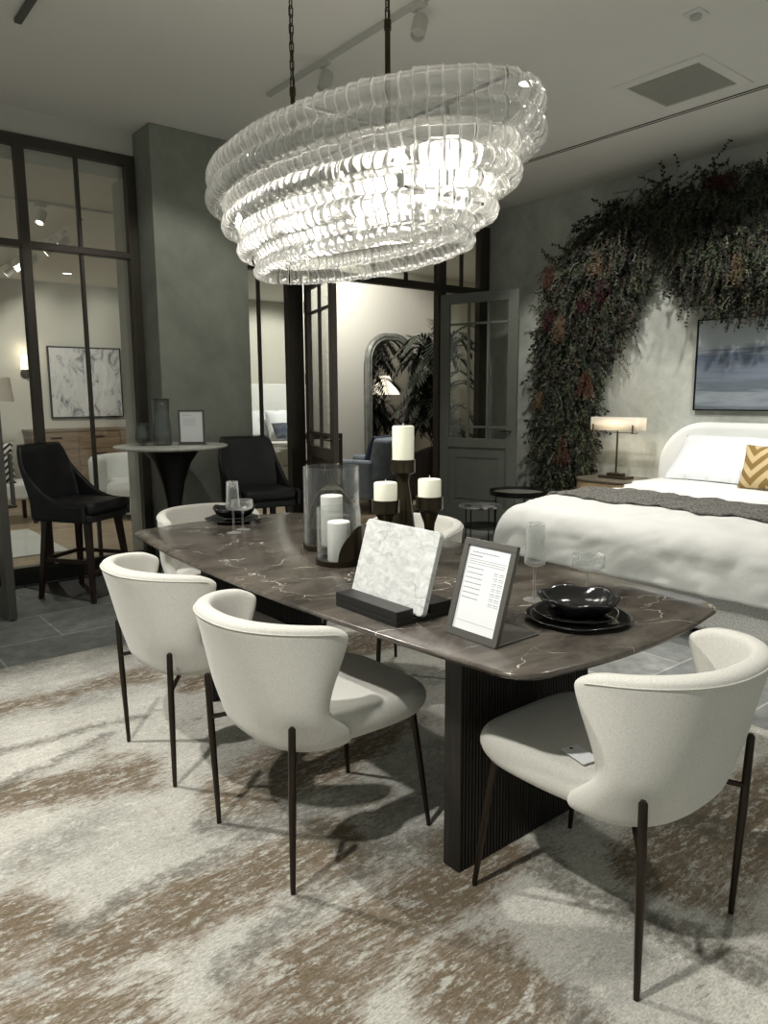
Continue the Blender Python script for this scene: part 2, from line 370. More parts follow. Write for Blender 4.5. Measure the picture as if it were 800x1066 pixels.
struct(MB().box((2.34, 5.62, 0), (3.13, 6.25, HC)).build('wall_column', 'column_plaster', bevel=.008))
struct(MB().box((2.275, YW+.06, 0), (2.34, YW+.32, 3.1)).build('wall_pillar', 'wall_paint'))
# black kerb beneath the glazing
struct(MB().box((.2, YW-.02, 0), (2.34, YW+.08, .12)).build('baseboard_glazed', 'concrete_black', bevel=.004))

# ---- glazed wall left of the column: window_1 with its bars and panes
def bar(mb, x0, x1, z0, z1, y0=None, y1=None):
    hz = (x1-x0) > (z1-z0)
    if y0 is None: y0, y1 = (YW-.027, YW+.047) if hz else (YW-.03, YW+.05)
    mb.box((x0, y0, z0), (x1, y1, z1))
f = MB()
for xc, hw in ((1.505, .033), (2.30, .036), (.71, .033)): bar(f, xc-hw, xc+hw, .12, 3.225)
for xc in (1.10, 1.90): bar(f, xc-.013, xc+.013, .12, 3.2, YW-.012, YW+.032)
bar(f, .2, 2.336, 3.165, 3.24); bar(f, .2, 2.336, 2.468, 2.518); bar(f, .2, 2.336, .10, .135)
wf = struct(f.build('window_1', 'frame_bronze', bevel=.004))
for x0, x1 in ((.743, 1.087), (1.113, 1.472), (1.538, 1.887), (1.913, 2.264)):
    for z0, z1 in ((.135, 2.468), (2.518, 3.165)):
        MB().box((x0, YW+.005, z0), (x1, YW+.011, z1)).build('window_pane', 'window_glass', wf)
# ---- sidelight, transom and door frame right of the column
f = MB()
bar(f, 3.13, 3.16, 0, 2.5); bar(f, 3.402, 3.424, 0, 2.55, YW-.012, YW+.032)
bar(f, 3.70, 3.86, 0, 3.24); bar(f, 5.575, 5.69, 0, 3.24); bar(f, 6.21, 6.36, 0, 3.24)
bar(f, 3.13, 6.36, 2.50, 2.575); bar(f, 3.13, 6.36, 3.19, 3.24); bar(f, 5.69, 6.21, 0, .10)
for xc in (4.29, 4.72, 5.15, 5.95): bar(f, xc-.013, xc+.013, 2.575, 3.19, YW-.012, YW+.032)
wf2 = struct(f.build('window_2', 'frame_bronze', bevel=.004))
for x0, x1, z0, z1 in ((3.16, 3.402, 0.02, 2.5), (3.424, 3.70, 0.02, 2.5), (5.69, 6.21, .10, 2.50), (5.69, 5.937, 2.575, 3.19), (5.963, 6.21, 2.575, 3.19),
                       (3.86, 4.277, 2.575, 3.19), (4.303, 4.707, 2.575, 3.19), (4.733, 5.137, 2.575, 3.19), (5.163, 5.575, 2.575, 3.19)):
    MB().box((x0, YW+.005, z0), (x1, YW+.011, z1)).build('window_pane', 'window_glass', wf2)

# ---- double doors: each leaf a structure with its own panes, panel and hinges
def leaf(name, hinge, free, mat, cols=3):
    L_ = math.dist(hinge, free); ang = math.atan2(free[1]-hinge[1], free[0]-hinge[0])
    o = bpy.data.objects.new(name, None); COL.objects.link(o); o.location = (hinge[0], hinge[1], 0.01); o.rotation_euler = (0, 0, ang); o['kind'] = 'structure'
    H = 2.44; st = .105; t = .022; f = MB()
    f.box((0, -t, 0), (st, t, H)); f.box((L_-st, -t, 0), (L_, t, H))
    f.box((st, -t, H-.10), (L_-st, t, H)); f.box((st, -t, .84), (L_-st, t, .94)); f.box((st, -t, 0), (L_-st, t, .20))
    f.build('door_frame', mat, o, bevel=.003)
    g = MB()
    for k in range(1, cols):
        xc = st+(L_-2*st)*k/cols; g.box((xc-.011, -.014, .94), (xc+.011, .014, H-.10))
    for z in (1.06, 2.13): g.box((st, -.014, z-.011), (L_-st, .014, z+.011))
    g.build('glazing_bar', mat, o)
    MB().box((st, -.003, .94), (L_-st, .003, H-.10)).build('glass_pane', 'window_glass', o)
    p = MB(); p.box((st, -.008, .2), (L_-st, .008, .84)); 
    p.box((st+.09, -.016, .29), (L_-st-.09, .016, .305)); p.box((st+.09, -.016, .735), (L_-st-.09, .016, .75))
    p.box((st+.09, -.016, .29), (st+.105, .016, .75)); p.box((L_-st-.105, -.016, .29), (L_-st-.09, .016, .75))
    p.build('door_panel', mat, o)
    for z in (.30, 1.0, 1.55, 2.2): MB().lathe([(.010, -.05), (.010, .05)], 10, (-.012, -.012, z)).build('hinge', 'black_metal', o)
    h = MB(); h.tube([(L_-.05, s*.05, 1.02) for s in (-1, 1)], .008, 8); h.tube([(L_-.05, .05, 1.02), (L_-.16, .055, 1.02)], .008, 8); h.tube([(L_-.05, -.05, 1.02), (L_-.16, -.055, 1.02)], .008, 8)
    h.build('door_handle', 'lamp_metal', o)
    return o
leaf('door_1', (5.60, 5.90), (5.85, 5.04), 'leaf_green_grey')
leaf('door_2', (3.88, 5.90), (3.60, 5.06), 'leaf_brown', 2)
# ---- open glass entrance leaf at the left edge of the view
o = bpy.data.objects.new('door_3', None); COL.objects.link(o); o.location = (.92, 5.86, 0.01); o.rotation_euler = (0, 0, math.atan2(-.86, .10)); o['kind'] = 'structure'
f = MB(); f.box((0, -.025, 0), (.09, .025, 2.4)); f.box((.78, -.025, 0), (.885, .025, 2.4)); f.box((.09, -.025, 0), (.78, .025, .16)); f.box((.09, -.025, 2.3), (.78, .025, 2.4))
f.build('door_frame', 'sign_metal', o, bevel=.004)
MB().box((.09, -.004, .16), (.78, .004, 2.3)).build('glass_pane', 'window_glass', o)
h = MB(); h.tube([(.80, .025, .72), (.80, .085, .72), (.80, .085, 1.04), (.80, .025, 1.04)], .014, 8); h.build('door_handle', 'sign_metal', o, smooth=True)

# ---- ceiling fittings
def ceil_rect(name, label, cat, x0, x1, y0, y1, fr, mat):
    r = root(name, label, cat, ((x0+x1)/2, (y0+y1)/2, HC)); w_, d_ = x1-x0, y1-y0
    f = MB(); z0, z1 = -.012, .0
    f.box((-w_/2, -d_/2, z0), (w_/2, -d_/2+fr, z1)); f.box((-w_/2, d_/2-fr, z0), (w_/2, d_/2, z1)); f.box((-w_/2, -d_/2+fr, z0), (-w_/2+fr, d_/2-fr, z1)); f.box((w_/2-fr, -d_/2+fr, z0), (w_/2, d_/2-fr, z1))
    f.build('vent_frame', 'ceiling_paint', r)
    g = MB(); k = int((w_-2*fr)/.022)
    for i in range(k):
        x = -w_/2+fr+(w_-2*fr)*(i+.5)/k; g.box((x-.004, -d_/2+fr, -.009), (x+.004, d_/2-fr, -.001))
    g.build('vent_grille', mat, r); MB().box((-w_/2+fr, -d_/2+fr, -.002), (w_/2-fr, d_/2-fr, -.0005)).build('vent_backing', mat, r)
pm('vent_grey', (.50, .50, .45), .7); pm('slot_dark', (.10, .10, .09), .7)
ceil_rect('ceiling_vent', 'square return-air vent in the ceiling before the bed wall', 'vent', 4.50, 5.14, 2.49, 3.13, .07, 'vent_grey')
f = MB(); f.box((5.265, -1.5, HC-.006), (5.272, 4.66, HC)); f.box((5.30, -1.5, HC-.006), (5.307, 4.66, HC))
r = root('ceiling_slot_diffuser', 'long thin slot diffuser running along the ceiling above the bed', 'vent', (5.286, 1.6, HC))
MB().box((-.021, -3.1, -.006), (-.012, 3.06, 0)).build('slot_edge', 'slot_dark', r); MB().box((.012, -3.1, -.006), (.021, 3.06, 0)).build('slot_edge', 'slot_dark', r)
MB().box((-.012, -3.1, -.002), (.012, 3.06, 0)).build('slot_backing', 'ceiling_paint', r)
def downlight(loc, label, s=.07):
    r = root('ceiling_downlight', label, 'light', loc)
    MB().lathe([(s, 0), (s, -.004), (s*.94, -.010), (s*.86, -.006), (s*.84, 0)], 28).build('trim_ring', 'slot_dark', r, smooth=True)
    MB().lathe([(1e-4, -.002), (s*.84, -.002), (s*.84, -.004), (1e-4, -.004)], 28).build('lens', 'downlight_lens', r)
downlight((4.006, 3.42, HC), 'round recessed downlight glowing right of the chandelier')
# sprinkler
r = root('ceiling_sprinkler', 'small pale square detector on the ceiling, upper right corner of the photo', 'detector', (4.02, 2.28, HC))
MB().box((-.05, -.05, -.012), (.05, .05, 0)).build('base_plate', 'white_metal', r, bevel=.004); MB().lathe([(.03, 0), (.028, -.016), (.012, -.024), (1e-4, -.024)], 16, (0, 0, -.012)).build('sensor_dome', 'vent_grey', r, smooth=True)
# tracks
def track(name, label, x, y0, y1, z, heads, mat='white_metal', along='y', aim=(0, 0, -1)):
    r = root(name, label, 'track light', (x, (y0+y1)/2, z) if along == 'y' else ((y0+y1)/2, x, z), 0 if along == 'y' else -PI/2)
    h = (y1-y0)/2
    MB().box((-.018, -h, -.022), (.018, h, 0)).build('track_rail', mat, r, bevel=.002)
    for t_ in heads:
        yy = t_-(y0+y1)/2; d = Vector(aim).normalized(); q = d.to_track_quat('Z', 'Y').to_matrix().to_4x4()
        m = MB(); m.box((-.014, yy-.05, -.045), (.014, yy+.05, -.022)); m.tube([(0, yy, -.045), (0, yy, -.09)], .007, 8); m.build('adapter', mat, r)
        c = Vector((0, yy, -.13)); hd = MB(); hd.lathe([(1e-4, -.06), (.036, -.06), (.04, -.05), (.04, .06), (.034, .06), (.032, .03), (1e-4, .03)], 18)
        hd.v = [tuple(c+q.to_3x3() @ Vector(p)) for p in hd.v]; sp = hd.build('spot_head', mat, r, smooth=True)
        ln = MB().lathe([(1e-4, .031), (.031, .031), (.031, .033), (1e-4, .033)], 14); ln.v = [tuple(c+q.to_3x3() @ Vector(p)) for p in ln.v]; ln.build('lens', 'vent_grey' if name == 'lighting_track' else 'downlight_lens', sp)
    return r
track('lighting_track', 'pale lighting track on the ceiling behind the chandelier chains', 2.77, 1.2, 4.62, HC, [3.95, 3.1], 'vent_grey', aim=(-.5, -.3, -1))
track('lighting_track', 'short lighting track on the ceiling in the upper left corner of the photo', 1.213, 2.6, 4.6, HC, [3.4], 'slot_dark')
track('gallery_lighting_track', 'white track crossing the gallery ceiling nearest the left window, one spot head', 7.2, -.5, 6.8, 3.1, [1.97], along='x', aim=(.3, -.4, -1))
track('gallery_lighting_track', 'white track with several spot heads running away across the gallery ceiling', 2.45, 7.6, 11.4, 3.1, [8.2, 8.7, 9.4, 10.0, 10.5], aim=(-.9, .2, -.8))
downlight((1.35, 7.45, 3.1), 'bright round downlight in the gallery ceiling at the left edge', .09)
downlight((3.3, 11.0, 3.1), 'small round downlight in the gallery ceiling before the abstract painting', .07)
#@@FURN
# ================================================================== RUG
def build_rug():
    x0, x1, y0, y1 = -.75, 3.08, -.35, 4.10
    nx, ny = 420, 520
    X, Y = np.meshgrid(np.linspace(x0, x1, nx), np.linspace(y0, y1, ny))
    rng = np.random.default_rng(5)
    def noise(sx, sy, seed, oct=4):
        out = np.zeros_like(X); a = 1; r2 = np.random.default_rng(seed)
        for o_ in range(oct):
            gx, gy = int((x1-x0)*sx*2**o_)+3, int((y1-y0)*sy*2**o_)+3
            g = r2.random((gy, gx)); u = (X-x0)*sx*2**o_; v = (Y-y0)*sy*2**o_
            iu, iv = u.astype(int), v.astype(int); fu, fv = u-iu, v-iv; fu = fu*fu*(3-2*fu); fv = fv*fv*(3-2*fv)
            out += a*((g[iv, iu]*(1-fu)+g[iv, iu+1]*fu)*(1-fv)+(g[iv+1, iu]*(1-fu)+g[iv+1, iu+1]*fu)*fv); a *= .6
        return out/ (1+.6+.36+.216 if oct == 4 else sum(.6**k for k in range(oct)))
    wx = X+(noise(1.5, 1.5, 1)-.5)*.35; wy = Y+(noise(2, 2, 2)-.5)*.22
    def seg(ax, ay, bx, by, wd, soft=.06):
        dx, dy = bx-ax, by-ay; t = np.clip(((wx-ax)*dx+(wy-ay)*dy)/(dx*dx+dy*dy), 0, 1)
        d = np.hypot(wx-ax-t*dx, wy-ay-t*dy); return np.clip(1-(d-wd/2)/soft, 0, 1)
    brk = noise(3, 9, 3, 5); fine = noise(12, 30, 4, 4); brk2 = noise(5, 5, 9, 5)
    brown = np.zeros_like(X); dark = np.zeros_like(X)
    for s_ in ((.50, 1.80, 1.15, 1.74, .14), (.66, 1.33, 1.5, 1.44, .13), (-.1, 2.25, .25, 2.0, .30), (.35, 2.75, .95, 2.55, .10), (.10, 1.75, .42, 1.55, .16),
               (1.15, 1.15, 1.12, .85, .16), (2.0, 1.0, 2.9, .95, .22), (2.3, 1.6, 3.0, 1.5, .18), (1.9, .55, 2.6, .35, .22), (1.2, 2.2, 1.8, 2.35, .2), (-.3, 1.2, .3, 1.0, .3), (.5, 3.6, 1.3, 3.5, .08), (1.5, 3.3, 2.8, 3.2, .2)):
        brown = np.maximum(brown, seg(*s_, soft=.12))
    for s_ in ((.45, 1.93, 1.15, 1.95, .03), (.70, 1.50, 1.2, 1.62, .035), (.05, 2.62, .9, 2.95, .035), (.5, 3.15, 1.1, 3.05, .03), (1.05, 1.95, 1.5, 2.35, .07), (1.6, 1.3, 1.75, .75, .08), (1.3, 1.6, 2.4, 1.25, .08),
               (1.0, 2.1, 1.4, 1.5, .05), (2.1, 1.3, 2.5, .6, .07), (1.25, .9, 1.0, .3, .07), (-.2, 1.7, .5, 1.35, .04), (2.2, 2.0, 2.9, 2.5, .08)):
        dark = np.maximum(dark, seg(*s_, soft=.05))
    brown = np.clip(brown*(.35+.9*brk)+np.clip((brk2-.5)*2.2, 0, 1)*.55, 0, 1)
    dark = np.clip(dark*(.55+.5*fine)+np.clip((noise(2.5, 5, 17)-.6)*2, 0, 1)*.4, 0, 1)
    grey = np.clip((noise(1.2, 2.4, 6)-.45)*3.5, 0, 1)
    cream = np.array((.72, .71, .645)); gr = np.array((.47, .47, .425)); br = np.array((.27, .215, .155)); dk = np.array((.115, .11, .09))
    c = np.stack([brown, dark, grey], -1)
    Z = .010+.0025*(fine-.5)
    verts = np.stack([X, Y, Z], -1).reshape(-1, 3)
    i = np.arange(nx-1)[None, :]+np.arange(ny-1)[:, None]*nx
    f = np.stack([i, i+1, i+1+nx, i+nx], -1).reshape(-1, 4)
    k = len(verts); rim = [(0)]; vs = verts.tolist(); fs = f.tolist()
    # thickness: border skirt
    border = list(range(nx))+[j*nx+nx-1 for j in range(1, ny)]+[(ny-1)*nx+q for q in range(nx-2, -1, -1)]+[j*nx for j in range(ny-2, 0, -1)]
    for b_ in border: vs.append([verts[b_][0], verts[b_][1], .001])
    nb = len(border); fs += [[border[(q+1) % nb], border[q], k+q, k+(q+1) % nb] for q in range(nb)]
    me = bpy.data.meshes.new('area_rug'); me.from_pydata(vs, [], fs); me.update()
    at = me.color_attributes.new('pile', 'FLOAT_COLOR', 'POINT')
    cc = np.ones((len(vs), 4)); cc[:k, :3] = c.reshape(-1, 3); cc[k:, :3] = (.4, .4, .36); at.data.foreach_set('color', cc.ravel())
    o = bpy.data.objects.new('area_rug', me); COL.objects.link(o)
    m, nt, b = nodes('rug'); L = nt.links
    a = N(nt, 'ShaderNodeAttribute', attribute_name='pile'); tc = N(nt, 'ShaderNodeTexCoord'); sp = N(nt, 'ShaderNodeSeparateColor'); L.new(a.outputs['Color'], sp.inputs[0])
    def nz(scale, st, det=8.0, ro=.72, off=0.0):
        mp = N(nt, 'ShaderNodeMapping'); mp.inputs['Scale'].default_value = (1, st, 1); mp.inputs['Location'].default_value = (off, off, 0); L.new(tc.outputs['Object'], mp.inputs[0])
        n = N(nt, 'ShaderNodeTexNoise', Scale=scale, Detail=det, Roughness=ro); L.new(mp.outputs[0], n.inputs['Vector']); return n.outputs['Fac']
    def mask(ch, n, k_n, thr, gain):
        m1 = N(nt, 'ShaderNodeMath', operation='MULTIPLY_ADD'); m1.inputs[1].default_value = k_n; L.new(n, m1.inputs[0]); L.new(ch, m1.inputs[2])
        m2 = N(nt, 'ShaderNodeMapRange'); m2.inputs[1].default_value = thr-gain; m2.inputs[2].default_value = thr+gain; L.new(m1.outputs[0], m2.inputs[0]); return m2.outputs[0]
    def mix(f_, c1, col):
        mx = N(nt, 'ShaderNodeMixRGB'); L.new(f_, mx.inputs[0]); mx.inputs[2].default_value = (*col, 1)
        if isinstance(c1, tuple): mx.inputs[1].default_value = (*c1, 1)
        else: L.new(c1, mx.inputs[1])
        return mx.outputs[0]
    nA = nz(9.0, 2.4); nB = nz(16.0, 3.5, off=3.0); nC = nz(7.0, 1.6, off=7.0)
    c_ = mix(mask(sp.outputs[2], nC, 1.6, 1.28, .35), (.60, .59, .535), (.36, .36, .33))
    c_ = mix(mask(nC, nz(30.0, 2.0, off=11.0), .8, 1.0, .10), c_, (.70, .69, .63))
    c_ = mix(mask(sp.outputs[0], nz(5.0, 2.6, off=9.0), 1.9, 1.42, .22), c_, (.36, .315, .265))
    c_ = mix(mask(sp.outputs[0], nz(26.0, 4.0, off=3.0), 3.2, 2.18, .30), c_, (.20, .158, .108))
    c_ = mix(mask(nz(12.0, 3.0, off=21.0), nz(45.0, 2.0, off=2.0), .8, .98, .07), c_, (.55, .54, .49))
    dm = N(nt, 'ShaderNodeMath', operation='MULTIPLY'); dm.inputs[1].default_value = .72; L.new(mask(sp.outputs[1], nz(34.0, 1.6, off=5.0), 3.4, 2.28, .40), dm.inputs[0])
    c_ = mix(dm.outputs[0], c_, (.13, .12, .098))
    n2 = nz(85.0, 2.6, 6.0, .8); r = ramp(nt, [(.30, (.50,)*3), (.66, (1.26,)*3)]); L.new(n2, r.inputs[0])
    mx = N(nt, 'ShaderNodeMixRGB', blend_type='MULTIPLY'); mx.inputs[0].default_value = 1; L.new(c_, mx.inputs[1]); L.new(r.outputs[0], mx.inputs[2])
    L.new(mx.outputs[0], b.inputs['Base Color']); b.inputs['Roughness'].default_value = .95; b.inputs['Specular IOR Level'].default_value = .1
    bp = N(nt, 'ShaderNodeBump', Strength=.5, Distance=.006); L.new(n2, bp.inputs['Height']); L.new(bp.outputs[0], b.inputs['Normal'])
    me.materials.append(m); me.polygons.foreach_set('use_smooth', [True]*len(me.polygons))
    tag(o, 'large cream and grey rug with worn brown streaks under the dining table', 'rug')
build_rug()
RUGZ = .0115

# ================================================================== DINING TABLE
TX, TY = 1.72, 2.26
def table_outline(n=24):
    pts = []
    # boat shape: bowed long sides and slightly bowed ends with rounded corners
    hx, hy, bx, by = .475, 1.235, .072, .038; rc = .11
    # four corner arcs + bowed edges
    def edge(p0, p1, bow, nrm, k):
        return [(p0[0]+(p1[0]-p0[0])*t+nrm[0]*bow*4*t*(1-t), p0[1]+(p1[1]-p0[1])*t+nrm[1]*bow*4*t*(1-t)) for t in [i/k for i in range(k+1)]]
    c = [(hx, hy), (-hx, hy), (-hx, -hy), (hx, -hy)]
    arcs = []
    for (sx, sy, a0) in ((1, 1, 0), (-1, 1, PI/2), (-1, -1, PI), (1, -1, 1.5*PI)):
        arcs.append([(sx*(hx-rc)+rc*cos(a0+PI/2*k/8), sy*(hy-rc)+rc*sin(a0+PI/2*k/8)) for k in range(9)])
    nr = ((0, 1), (-1, 0), (0, -1), (1, 0)); bw = (by, bx, by, bx)
    for i in range(4):
        pts += arcs[i]; q = edge(arcs[i][-1], arcs[(i+1) % 4][0], bw[i], nr[i], 24); pts += q[1:-1]
    return pts
t = root('dining_table', 'long dining table with veined dark brown marble top on ribbed dark wood slabs', 'table', (TX, TY, RUGZ))
OUT = table_outline()
def tabletop():
    mb = MB(); n = len(OUT)
    def ring(s, z): return [(x*(1-s/.53) if 0 else x - s*(x/max(.001, math.hypot(x, y*.45))) , y - s*(y*.45/max(.001, math.hypot(x, y*.45))), z) for x, y in OUT]
    rings = [ring(.045, .722), ring(.012, .731), ring(0.0, .742), ring(.002, .748), ring(.008, .7515)]
    vs = [p for r_ in rings for p in r_]; fs = []
    for j in range(4):
        for i in range(n): fs.append((j*n+i, j*n+(i+1) % n, (j+1)*n+(i+1) % n, (j+1)*n+i))
    fs += [tuple(range(n-1, -1, -1)), tuple(4*n+i for i in range(n))]
    mb.add(vs, fs); return mb.build('tabletop', 'table_marble', t, smooth=True)
tabletop()
TZ = RUGZ+.7515
for yy in (-.86, .74):
    mb = MB()
    # ribbed slab: comb outline
    xl, xr = -.305, .33; zt = .721
    pts = []; nrib = 46
    for side, yb in ((-1, yy), (1, yy+.065)):
        row = []
        for k in range(nrib):
            xa = xl+(xr-xl)*k/nrib; xb = xl+(xr-xl)*(k+.5)/nrib; xc = xl+(xr-xl)*(k+1)/nrib
            row += [(xa, yb), (xb, yb), (xb, yb-side*.004), (xc, yb-side*.004)]
        pts += row if side < 0 else row[::-1]
    n = len(pts)
    vs = [(x, y, 0) for x, y in pts]+[(xl+(x-xl)*.93, y, zt) for x, y in pts]
    mb.add(vs, [tuple(range(n-1, -1, -1)), tuple(range(n, 2*n))]+[(i, (i+1) % n, n+(i+1) % n, n+i) for i in range(n)])
    mb.build('pedestal', 'pedestal_wood', t)

# ================================================================== DINING CHAIRS
def make_chair(label):
    r = root('dining_chair', label, 'chair', group=None)
    def W(v): return .240+.026*v
    def YR(v): return -.262-.10*v**1.1
    def YF(v):
        sm = lambda q: q*q*(3-2*q)
        return -.055-.093*sm(v/.3) if v < .3 else -.148+.066*sm((v-.3)/.7)
    def F(u, v):
        th = (u*2-1)*PI/2; vv = v
        e = .72+.16*vv
        if vv < .18: 
            q = vv/.18; k = .50+.50*sin(q*PI/2)      # tuck under the seat
            vz = 0
        else: q = 1; k = 1; vz = (vv-.18)/.82
        s_ = sin(th); c_ = cos(th)
        x = W(vz)*math.copysign(abs(s_)**e, s_)*k
        yf, yr = YF(vz), YR(vz)
        y = yf+(yr-yf)*(abs(c_)**e)*(k if k < 1 else 1)
        z = .392+.028*q if vv < .18 else .42+.37*vz
        if vv >= .18: z -= (.030*vz)*abs(u*2-1)**3+.022*vz**3*max(0, (abs(u*2-1)-.86)/.14)**2
        # rim rolls outward a little, wings curl in at their front edge
        a = abs(u*2-1)
        if a > .86 and vz > .0: x *= 1-.05*((a-.86)/.14)**2
        return (x, y, z)
    sh = MB().grid(F, 33, 15)
    o = sh.build('backrest', 'chair_fabric', r, smooth=True, auto=False)
    md = o.modifiers.new('solid', 'SOLIDIFY'); md.thickness = .052; md.offset = 0; md.use_even_offset = False
    md = o.modifiers.new('sub', 'SUBSURF'); md.levels = 2; md.render_levels = 2
    # piping seam along the outer rim
    pts = []
    for i in range(0, 49):
        u = .04+.92*i/48; p = Vector(F(u, .955)); q = Vector(F(min(1, u+.01), .955))-Vector(F(max(0, u-.01), .955)); nrm = Vector((q.y, -q.x, 0)).normalized()
        c0 = p.copy(); c0.z = 0
        if nrm.dot(Vector((p.x, p.y+.12, 0))) < 0: nrm = -nrm
        pts.append(p+nrm*.0265)
    MB().tube(pts, .0022, 5).build('seam', 'chair_fabric', o, smooth=True)
    # seat cushion
    def seat():
        mb = MB(); rings = []
        prof = [(.0, .392, .62), (.018, .386, .86), (.0, .395, .95), (.0, .425, 1.0), (.0, .460, .99), (.0, .484, .955), (.0, .4925, .86), (0, .494, .4)]
        n = 40; vs = []
        for _, z, s_ in prof:
            for i in range(n):
                a = 2*PI*i/n; ex = .44
                cx, cy = math.copysign(abs(cos(a))**ex, cos(a)), math.copysign(abs(sin(a))**ex, sin(a))
                x = .245*cx*s_; y = .035+.268*cy*(s_ if s_ > .7 else s_+.05)
                x *= 1-.10*max(0, -cy)
                zz = z
                if cy > .3: zz = z+.014*((cy-.3)/.7)**2 if z < .43 else z-.012*((cy-.3)/.7)**2
                if z > .47: zz -= .010*(1-min(1, abs(x)/.2))*0
                vs.append((x, y, zz))
        m_ = len(prof); fs = [(j*n+i, j*n+(i+1) % n, (j+1)*n+(i+1) % n, (j+1)*n+i) for j in range(m_-1) for i in range(n)]
        fs += [tuple(range(n-1, -1, -1)), tuple((m_-1)*n+i for i in range(n))]
        return mb.add(vs, fs)
    seat().build('seat', 'chair_fabric', r, smooth=True, auto=False, sub=1)
    # legs
    for sx in (-1, 1):
        lg = MB().tube([(sx*.254, -.268, .510), (sx*.254, -.268, .503), (sx*.243, -.266, .30), (sx*.228, -.262, .02), (sx*.228, -.262, 0)], [.006, .0105, .0115, .008, .0075], 12)
        lo = lg.build('leg', 'chair_leg_metal', r, smooth=True)
        MB().tube([(sx*.246, -.266, .365), (sx*.16, -.19, .395)], .008, 8).build('brace', 'chair_leg_metal', lo, smooth=True)
        lg = MB().tube([(sx*.195, .215, .405), (sx*.205, .235, .25), (sx*.222, .262, .01), (sx*.222, .262, 0)], [.0115, .0105, .0075, .0075], 12)
        lg.build('leg', 'chair_leg_metal', r, smooth=True)
    return r
G = 'white upholstered dining chairs round the marble table'
cA = make_chair('white dining chair nearest the camera, with a paper tag on its seat')
cA.location = (1.636, 1.073, RUGZ); cA['group'] = G
dup(cA, (1.252, 1.862, RUGZ), -PI/2, 'white curved-back dining chair on the near long side, beside the marble book stand', G)
dup(cA, (1.235, 2.630, RUGZ), -PI/2, 'white curved-back dining chair on the near long side, nearest the black bar stool', G)
dup(cA, (2.195, 2.68, RUGZ), PI/2+.04, 'white curved-back dining chair across the table, its back seen behind the bronze candle holders', G)
dup(cA, (1.76, 3.52, RUGZ), PI, 'white curved-back dining chair at the far table end, seen behind black plates', G)
# swing tag on chair A's seat
tg = MB(); tg.prism(rrect(.052, .088, .004, 3), 0, .0012); o = tg.build('swing_tag', 'paper', loc=(1.470, 1.035, RUGZ+.499)); o.rotation_euler = (0.0, -0.03, -0.25)
tag(o, 'small pale paper swing tag lying on the nearest chair seat', 'tag')
MB().lathe([(.005, .0013), (.003, .0016), (.003, .0013)], 12, (0, .034, 0)).build('eyelet', 'black_metal', o)

# ================================================================== TABLE-TOP OBJECTS
def plate_stack(cx, cy, sc, where, wseed):
    rd = random.Random(wseed)
    ph = [rd.uniform(0, 6.28) for _ in range(4)]
    wob = lambda a, j: 1+.018*sin(5*a+ph[0])+.014*sin(3*a+ph[1])+.008*sin(8*a+ph[2])
    p = MB().lathe([(1e-4, .002), (.075*sc, .002), (.08*sc, 0), (.11*sc, .006), (.145*sc, .014), (.148*sc, .017), (.143*sc, .018), (.11*sc, .011), (.075*sc, .007), (1e-4, .007)], 56, (0, 0, 0), wob=wob)
    tag(p.build('dinner_plate', 'black_glaze', smooth=True, auto=False, loc=(cx, cy, TZ)), 'glossy black dinner plate, lowest '+where, 'plate', 'black stoneware place settings')
    wob2 = lambda a, j: 1+.02*sin(5*a+ph[1])+.015*sin(4*a+ph[3])
    p = MB().lathe([(1e-4, .002), (.06*sc, .002), (.063*sc, 0), (.09*sc, .006), (.116*sc, .013), (.119*sc, .016), (.114*sc, .017), (.09*sc, .011), (.06*sc, .007), (1e-4, .007)], 56, wob=wob2)
    tag(p.build('salad_plate', 'black_glaze', smooth=True, auto=False, loc=(cx-.002, cy+.002, TZ+.012)), 'smaller black plate, in the middle '+where, 'plate', 'black stoneware place settings')
    def F(u, v):
        a = 2*PI*u
        outer = v < .5; q = v*2 if outer else (1-v)*2
        w_ = 1+.045*q**3*sin(6*a+ph[0])+.03*q**3*sin(4*a+ph[2])
        rr = (.036+.082*q**.62)*sc*w_-(0 if outer else .0045)
        z = .052*q**1.9*(1+.10*sin(6*a+ph[0])*q)+(0 if outer else .0045)
        if not outer and v > .995: rr = 1e-4
        if outer and v < .005: rr = 1e-4
        return (rr*cos(a), rr*sin(a), z)
    b_ = MB().grid(F, 60, 26, cu=True)
    tag(b_.build('bowl', 'black_glaze', smooth=True, auto=False, loc=(cx+.004, cy, TZ+.0225)), 'black wavy-edged bowl, on top '+where, 'bowl', 'black stoneware place settings')
plate_stack(1.715, 1.235, 1.0, 'of the stack at the near right of the table', 3)
plate_stack(1.775, 3.42, .98, 'of the stack at the far end of the table', 8)

